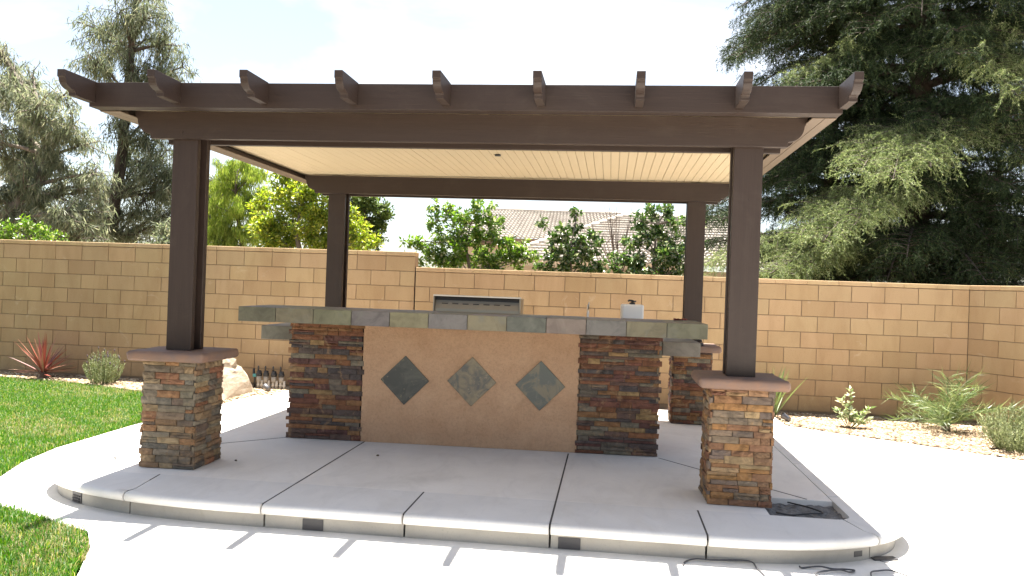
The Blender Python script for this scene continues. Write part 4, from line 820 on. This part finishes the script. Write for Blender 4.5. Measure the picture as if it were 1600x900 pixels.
# ------------------------------------------------------------------ conifers
NEED = m_leaf('conifer_needles', [(0, (.017, .028, .014)), (.5, (.030, .048, .022)), (.85, (.048, .072, .032)), (1, (.095, .12, .06))], .15, .6, .08)
NEED_LIT = m_leaf('lit_conifer_needles', [(0, (.085, .125, .048)), (.5, (.175, .225, .09)), (.85, (.28, .32, .155)), (1, (.40, .42, .25))], .30, .6, .12)  # light-green tips, with the sun on the outer fans painted in
def bez(p0, p1, p2, n):
    q = np.linspace(0, 1, n)[:, None]; return p0*(1-q)**2+p1*2*q*(1-q)+p2*q*q
def conifer(base, hgt, label, limbs, tr):
    t = thing('conifer_tree', base, label, 'conifer'); b = np.array(base, float); mb = MB()
    mb.tube([(0, 0, 0), (0.03, 0, hgt*.3), (-.03, 0.02, hgt*.6), (0, 0, hgt)], [tr, tr*.8, tr*.5, tr*.1], 12)
    NC = {0: [], 1: []}; ND = {0: [], 1: []}; lm = MB()
    for (z0, end, lit) in limbs:
        p0 = np.array([0, 0, z0], float); p2 = np.array(end)-b; ln = np.linalg.norm(p2-p0); p1 = (p0+p2)/2+np.array([0, 0, .16*ln+.1])
        L = bez(p0, p1, p2, 14); r0 = .012+.012*ln; lm.tube(L, [r0*(1-.85*i/13) for i in range(14)], 6, False)
        h = nz(np.array([p2[0]-p0[0], p2[1]-p0[1], 0.])); sd = np.array([-h[1], h[0], 0])
        ns = int((17 if lit == 2 else 10)*ln)+6
        for k in range(ns):
            s = .16+.84*(k+nr.rand())/ns; c = L[min(13, int(s*13))]*(1-(s*13) % 1)+L[min(13, int(s*13)+1)]*((s*13) % 1)
            side = 1 if k % 2 else -1; bl = (.30+.62*math.sin(math.pi*min(1, .25+.72*s)))*nr.uniform(.55, 1.15)*min(1.0, ln/2.6+.2)
            d = nz(h*nr.uniform(.35, .9)+sd*side*nr.uniform(.5, 1.1)+np.array([0, 0, nr.uniform(-.05, .25)]))
            e_ = c+d*bl+np.array([0, 0, -.30*bl*nr.uniform(.6, 1.6)]); m_ = c+d*bl*.55+np.array([0, 0, .10*bl]); B_ = bez(c, m_, e_, 7)
            lm.tube(B_, [.007, .006, .005, .004, .0035, .003, .002], 3, False)
            nt_ = int(11*bl)+3
            for j in range(nt_):
                q = .12+.88*(j+nr.rand())/nt_; c2 = B_[min(6, int(q*6.0001))]; tl = nr.uniform(.10, .42 if lit == 2 else .30)*(1.1-.4*q)
                d2 = nz(d*nr.uniform(.0, .7)+nr.randn(3)*.38+np.array([0, 0, -.75])); n_ = int(tl*(105 if lit == 2 else 62))+3; u = np.linspace(0, 1, n_)[:, None]
                Q = c2+d2*tl*u+np.array([0, 0, -.10*tl])*u*u; f = 1 if lit and (s > .42) else (1 if nr.rand() < .03 else 0)
                NC[f].append(Q); ND[f].append(np.repeat(d2[None], n_, 0)*.9+nr.randn(n_, 3)*.5)
            n_ = int(bl*70); u = nr.rand(n_)*5.99; i_ = u.astype(int); Q = B_[i_]*(1-(u-i_))[:, None]+B_[np.minimum(6, i_+1)]*(u-i_)[:, None]; f = 1 if lit and s > .42 else 0
            NC[f].append(Q); ND[f].append(nr.randn(n_, 3)+d*.4)
    mb.build('trunk', BARK2, t); lm.build('limbs', BARK2, t)
    for f, mt in ((0, NEED), (1, NEED_LIT)):
        if NC[f]:
            V, F = leafcloud(np.concatenate(NC[f]), np.concatenate(ND[f]), .050 if f else .066, .0034 if f else .0055, .2, .08, True); link('foliage', npmesh('foliage', V, F), mt, t)
    return t
def limbset(base, zs, per, lmax, htot, avoid=None):
    out = []
    for z in zs:
        for k in range(per):
            a_ = rnd.uniform(0, 6.283); ln = lmax*(1-.55*max(0, z-2)/htot)*rnd.uniform(.72, 1.08)
            out.append((z, (base[0]+math.cos(a_)*ln, base[1]+math.sin(a_)*ln*.85, base[2]+z+rnd.uniform(-1.0, .05)), 0))
    return out
b1 = (8.12, 9.0, -.2); L1 = limbset(b1, [1.2+.36*i for i in range(22)], 6, 3.4, 12)
for px, py, yy, z0, fr in ((1345, 268, 6.6, 4.4, 2), (1395, 282, 6.2, 4.5, 2), (1455, 262, 6.4, 4.5, 2), (1500, 225, 6.9, 4.6, 1), (1248, 368, 6.8, 3.4, 2), (1285, 378, 6.4, 3.4, 2), (1335, 352, 6.5, 3.4, 2), (1385, 338, 6.8, 3.4, 1),
      (1203, 428, 6.9, 2.4, 2), (1238, 430, 6.8, 2.4, 2), (1112, 412, 7.6, 2.5, 2), (1125, 345, 8.4, 3.3, 0), (1150, 90, 9.0, 6.7, 0), (1165, 60, 8.8, 7.0, 0), (1185, 40, 8.6, 7.4, 0), (1215, 150, 8.0, 5.9, 2), (1270, 140, 7.8, 6.0, 0), (1590, 150, 6.6, 6.0, 2), (1600, 250, 6.9, 4.7, 1), (1570, 20, 7.4, 7.4, 1), (1440, 25, 7.0, 7.6, 0), (1160, 10, 8.8, 7.8, 0), (1210, 20, 8.3, 7.6, 0)):
    L1.append((z0, tuple(at(px, py, yy)), fr))
for i in range(34):      # more limbs towards the garden side, so the trunk is half hidden
    a_ = math.radians(rnd.uniform(195, 345)); z_ = rnd.uniform(1.6, 8.6); ln = rnd.uniform(1.4, 2.7); L1.append((z_, (b1[0]+math.cos(a_)*ln, b1[1]+math.sin(a_)*ln, b1[2]+z_-rnd.uniform(.2, 1.0)), 1 if rnd.random() < .15 else 0))
conifer(b1, 12.5, 'big drooping conifer with fresh green fans of needles hanging over the lower wall', L1, .24)
b2 = (7.25, 11.2, -.2); conifer(b2, 11.5, 'second dark conifer close behind the big drooping one', limbset(b2, [1.3+.42*i for i in range(17)], 5, 3.1, 11), .18)
b3 = (11.9, 10.4, -.2); conifer(b3, 11.5, 'dark conifer beyond the wall return, mostly hidden by the big drooping one', limbset(b3, [2.2+.45*i for i in range(14)], 4, 3.1, 11), .2)
# ------------------------------------------------------------------ neighbouring house with tiled roof
hs = thing('neighbour_house', (0, 24, -.2), 'neighbouring house with pale pinkish barrel tile roof beyond the shrubs', 'house')
RT = NT('pale_roof_tile'); RT.col(RT.ramp(RT.noise(RT.geo(), 2.2, 6, .7), [(.3, (.36, .315, .265)), (.5, (.45, .405, .35)), (.7, (.53, .48, .42))])).rough(.85, .2).bump(RT.noise(RT.geo(), 30, 5), .3, .01); RT = RT.m
HW = m_plain('beige_house_stucco', (.50, .41, .30), .9, .1, 3)
def tiled(eL, eR, rR, rL, rows, cols, name='roof_tiles'):
    eL, eR, rR, rL = map(np.array, (eL, eR, rR, rL)); nn = nz(np.cross(eR-eL, rL-eL)); V = []; F = []; ns = 6
    for r in range(rows):
        v0, v1 = r/rows, (r+1.12)/rows
        for c in range(cols):
            b = len(V)
            for v, lift in ((v0, .055), (min(v1, 1), .0)):
                for k in range(ns+1):
                    u = (c+k/ns)/cols; p = (eL*(1-u)+eR*u)*(1-v)+(rL*(1-u)+rR*u)*v
                    V.append(p+nn*(lift+.055*abs(math.sin(math.pi*(k/ns)))))
            for k in range(ns): F.append((b+k, b+k+1, b+ns+2+k, b+ns+1+k))
            b2 = len(V)
            for k in range(ns+1): V.append(V[b+k]-nn*.055)
            for k in range(ns): F.append((b+k, b2+k, b2+k+1, b+k+1))
    V = np.array(V)-np.array(hs.location); o = link(name, npmesh(name, V, np.array(F)), RT, hs); o['kind'] = 'stuff'; return o
# rear wing: ridge at y 25, eave at y 21.6 ; front wing: hip rising to the right, y 15.6 .. 19
tiled((-2.3, 21.8, 3.0), (5.5, 21.8, 3.0), (4.6, 25.0, 4.16), (-1.75, 25.0, 4.22), 15, 52)
tiled((-.2, 16.0, 2.05), (9.0, 16.0, 2.05), (6.5, 19.6, 3.58), (3.3, 19.6, 3.58), 18, 62)
rm = MB(); 
def hp(v): return tuple(Vector(v)-hs.location)
for a_, b_ in (((-1.75, 25.0, 4.27), (4.6, 25.0, 4.21)), ((-.2, 16.0, 2.1), (3.3, 19.6, 3.64)), ((3.3, 19.6, 3.64), (6.5, 19.6, 3.64))):
    a_, b_ = Vector(a_), Vector(b_); n = int((b_-a_).length/.34)
    for i in range(n):
        p = a_+(b_-a_)*(i/n); q = a_+(b_-a_)*((i+1.1)/n); MB().tube([hp(p), hp(q)], [.105, .085], 8).build('ridge_tile', RT, hs)
MB().box(-2.1, 5.3, 22.0-24, 25-24, 0, 3.1).build('wall', HW, hs); MB().box(.1, 8.7, 16.3-24, 21.7-24, 0, 2.15).build('wall', HW, hs)
MB().box(-2.35, 5.55, 21.74-24, 21.79-24, 3.02, 3.21).build('eave_board', m_plain('brown_eave', (.16, .11, .08), .8), hs)
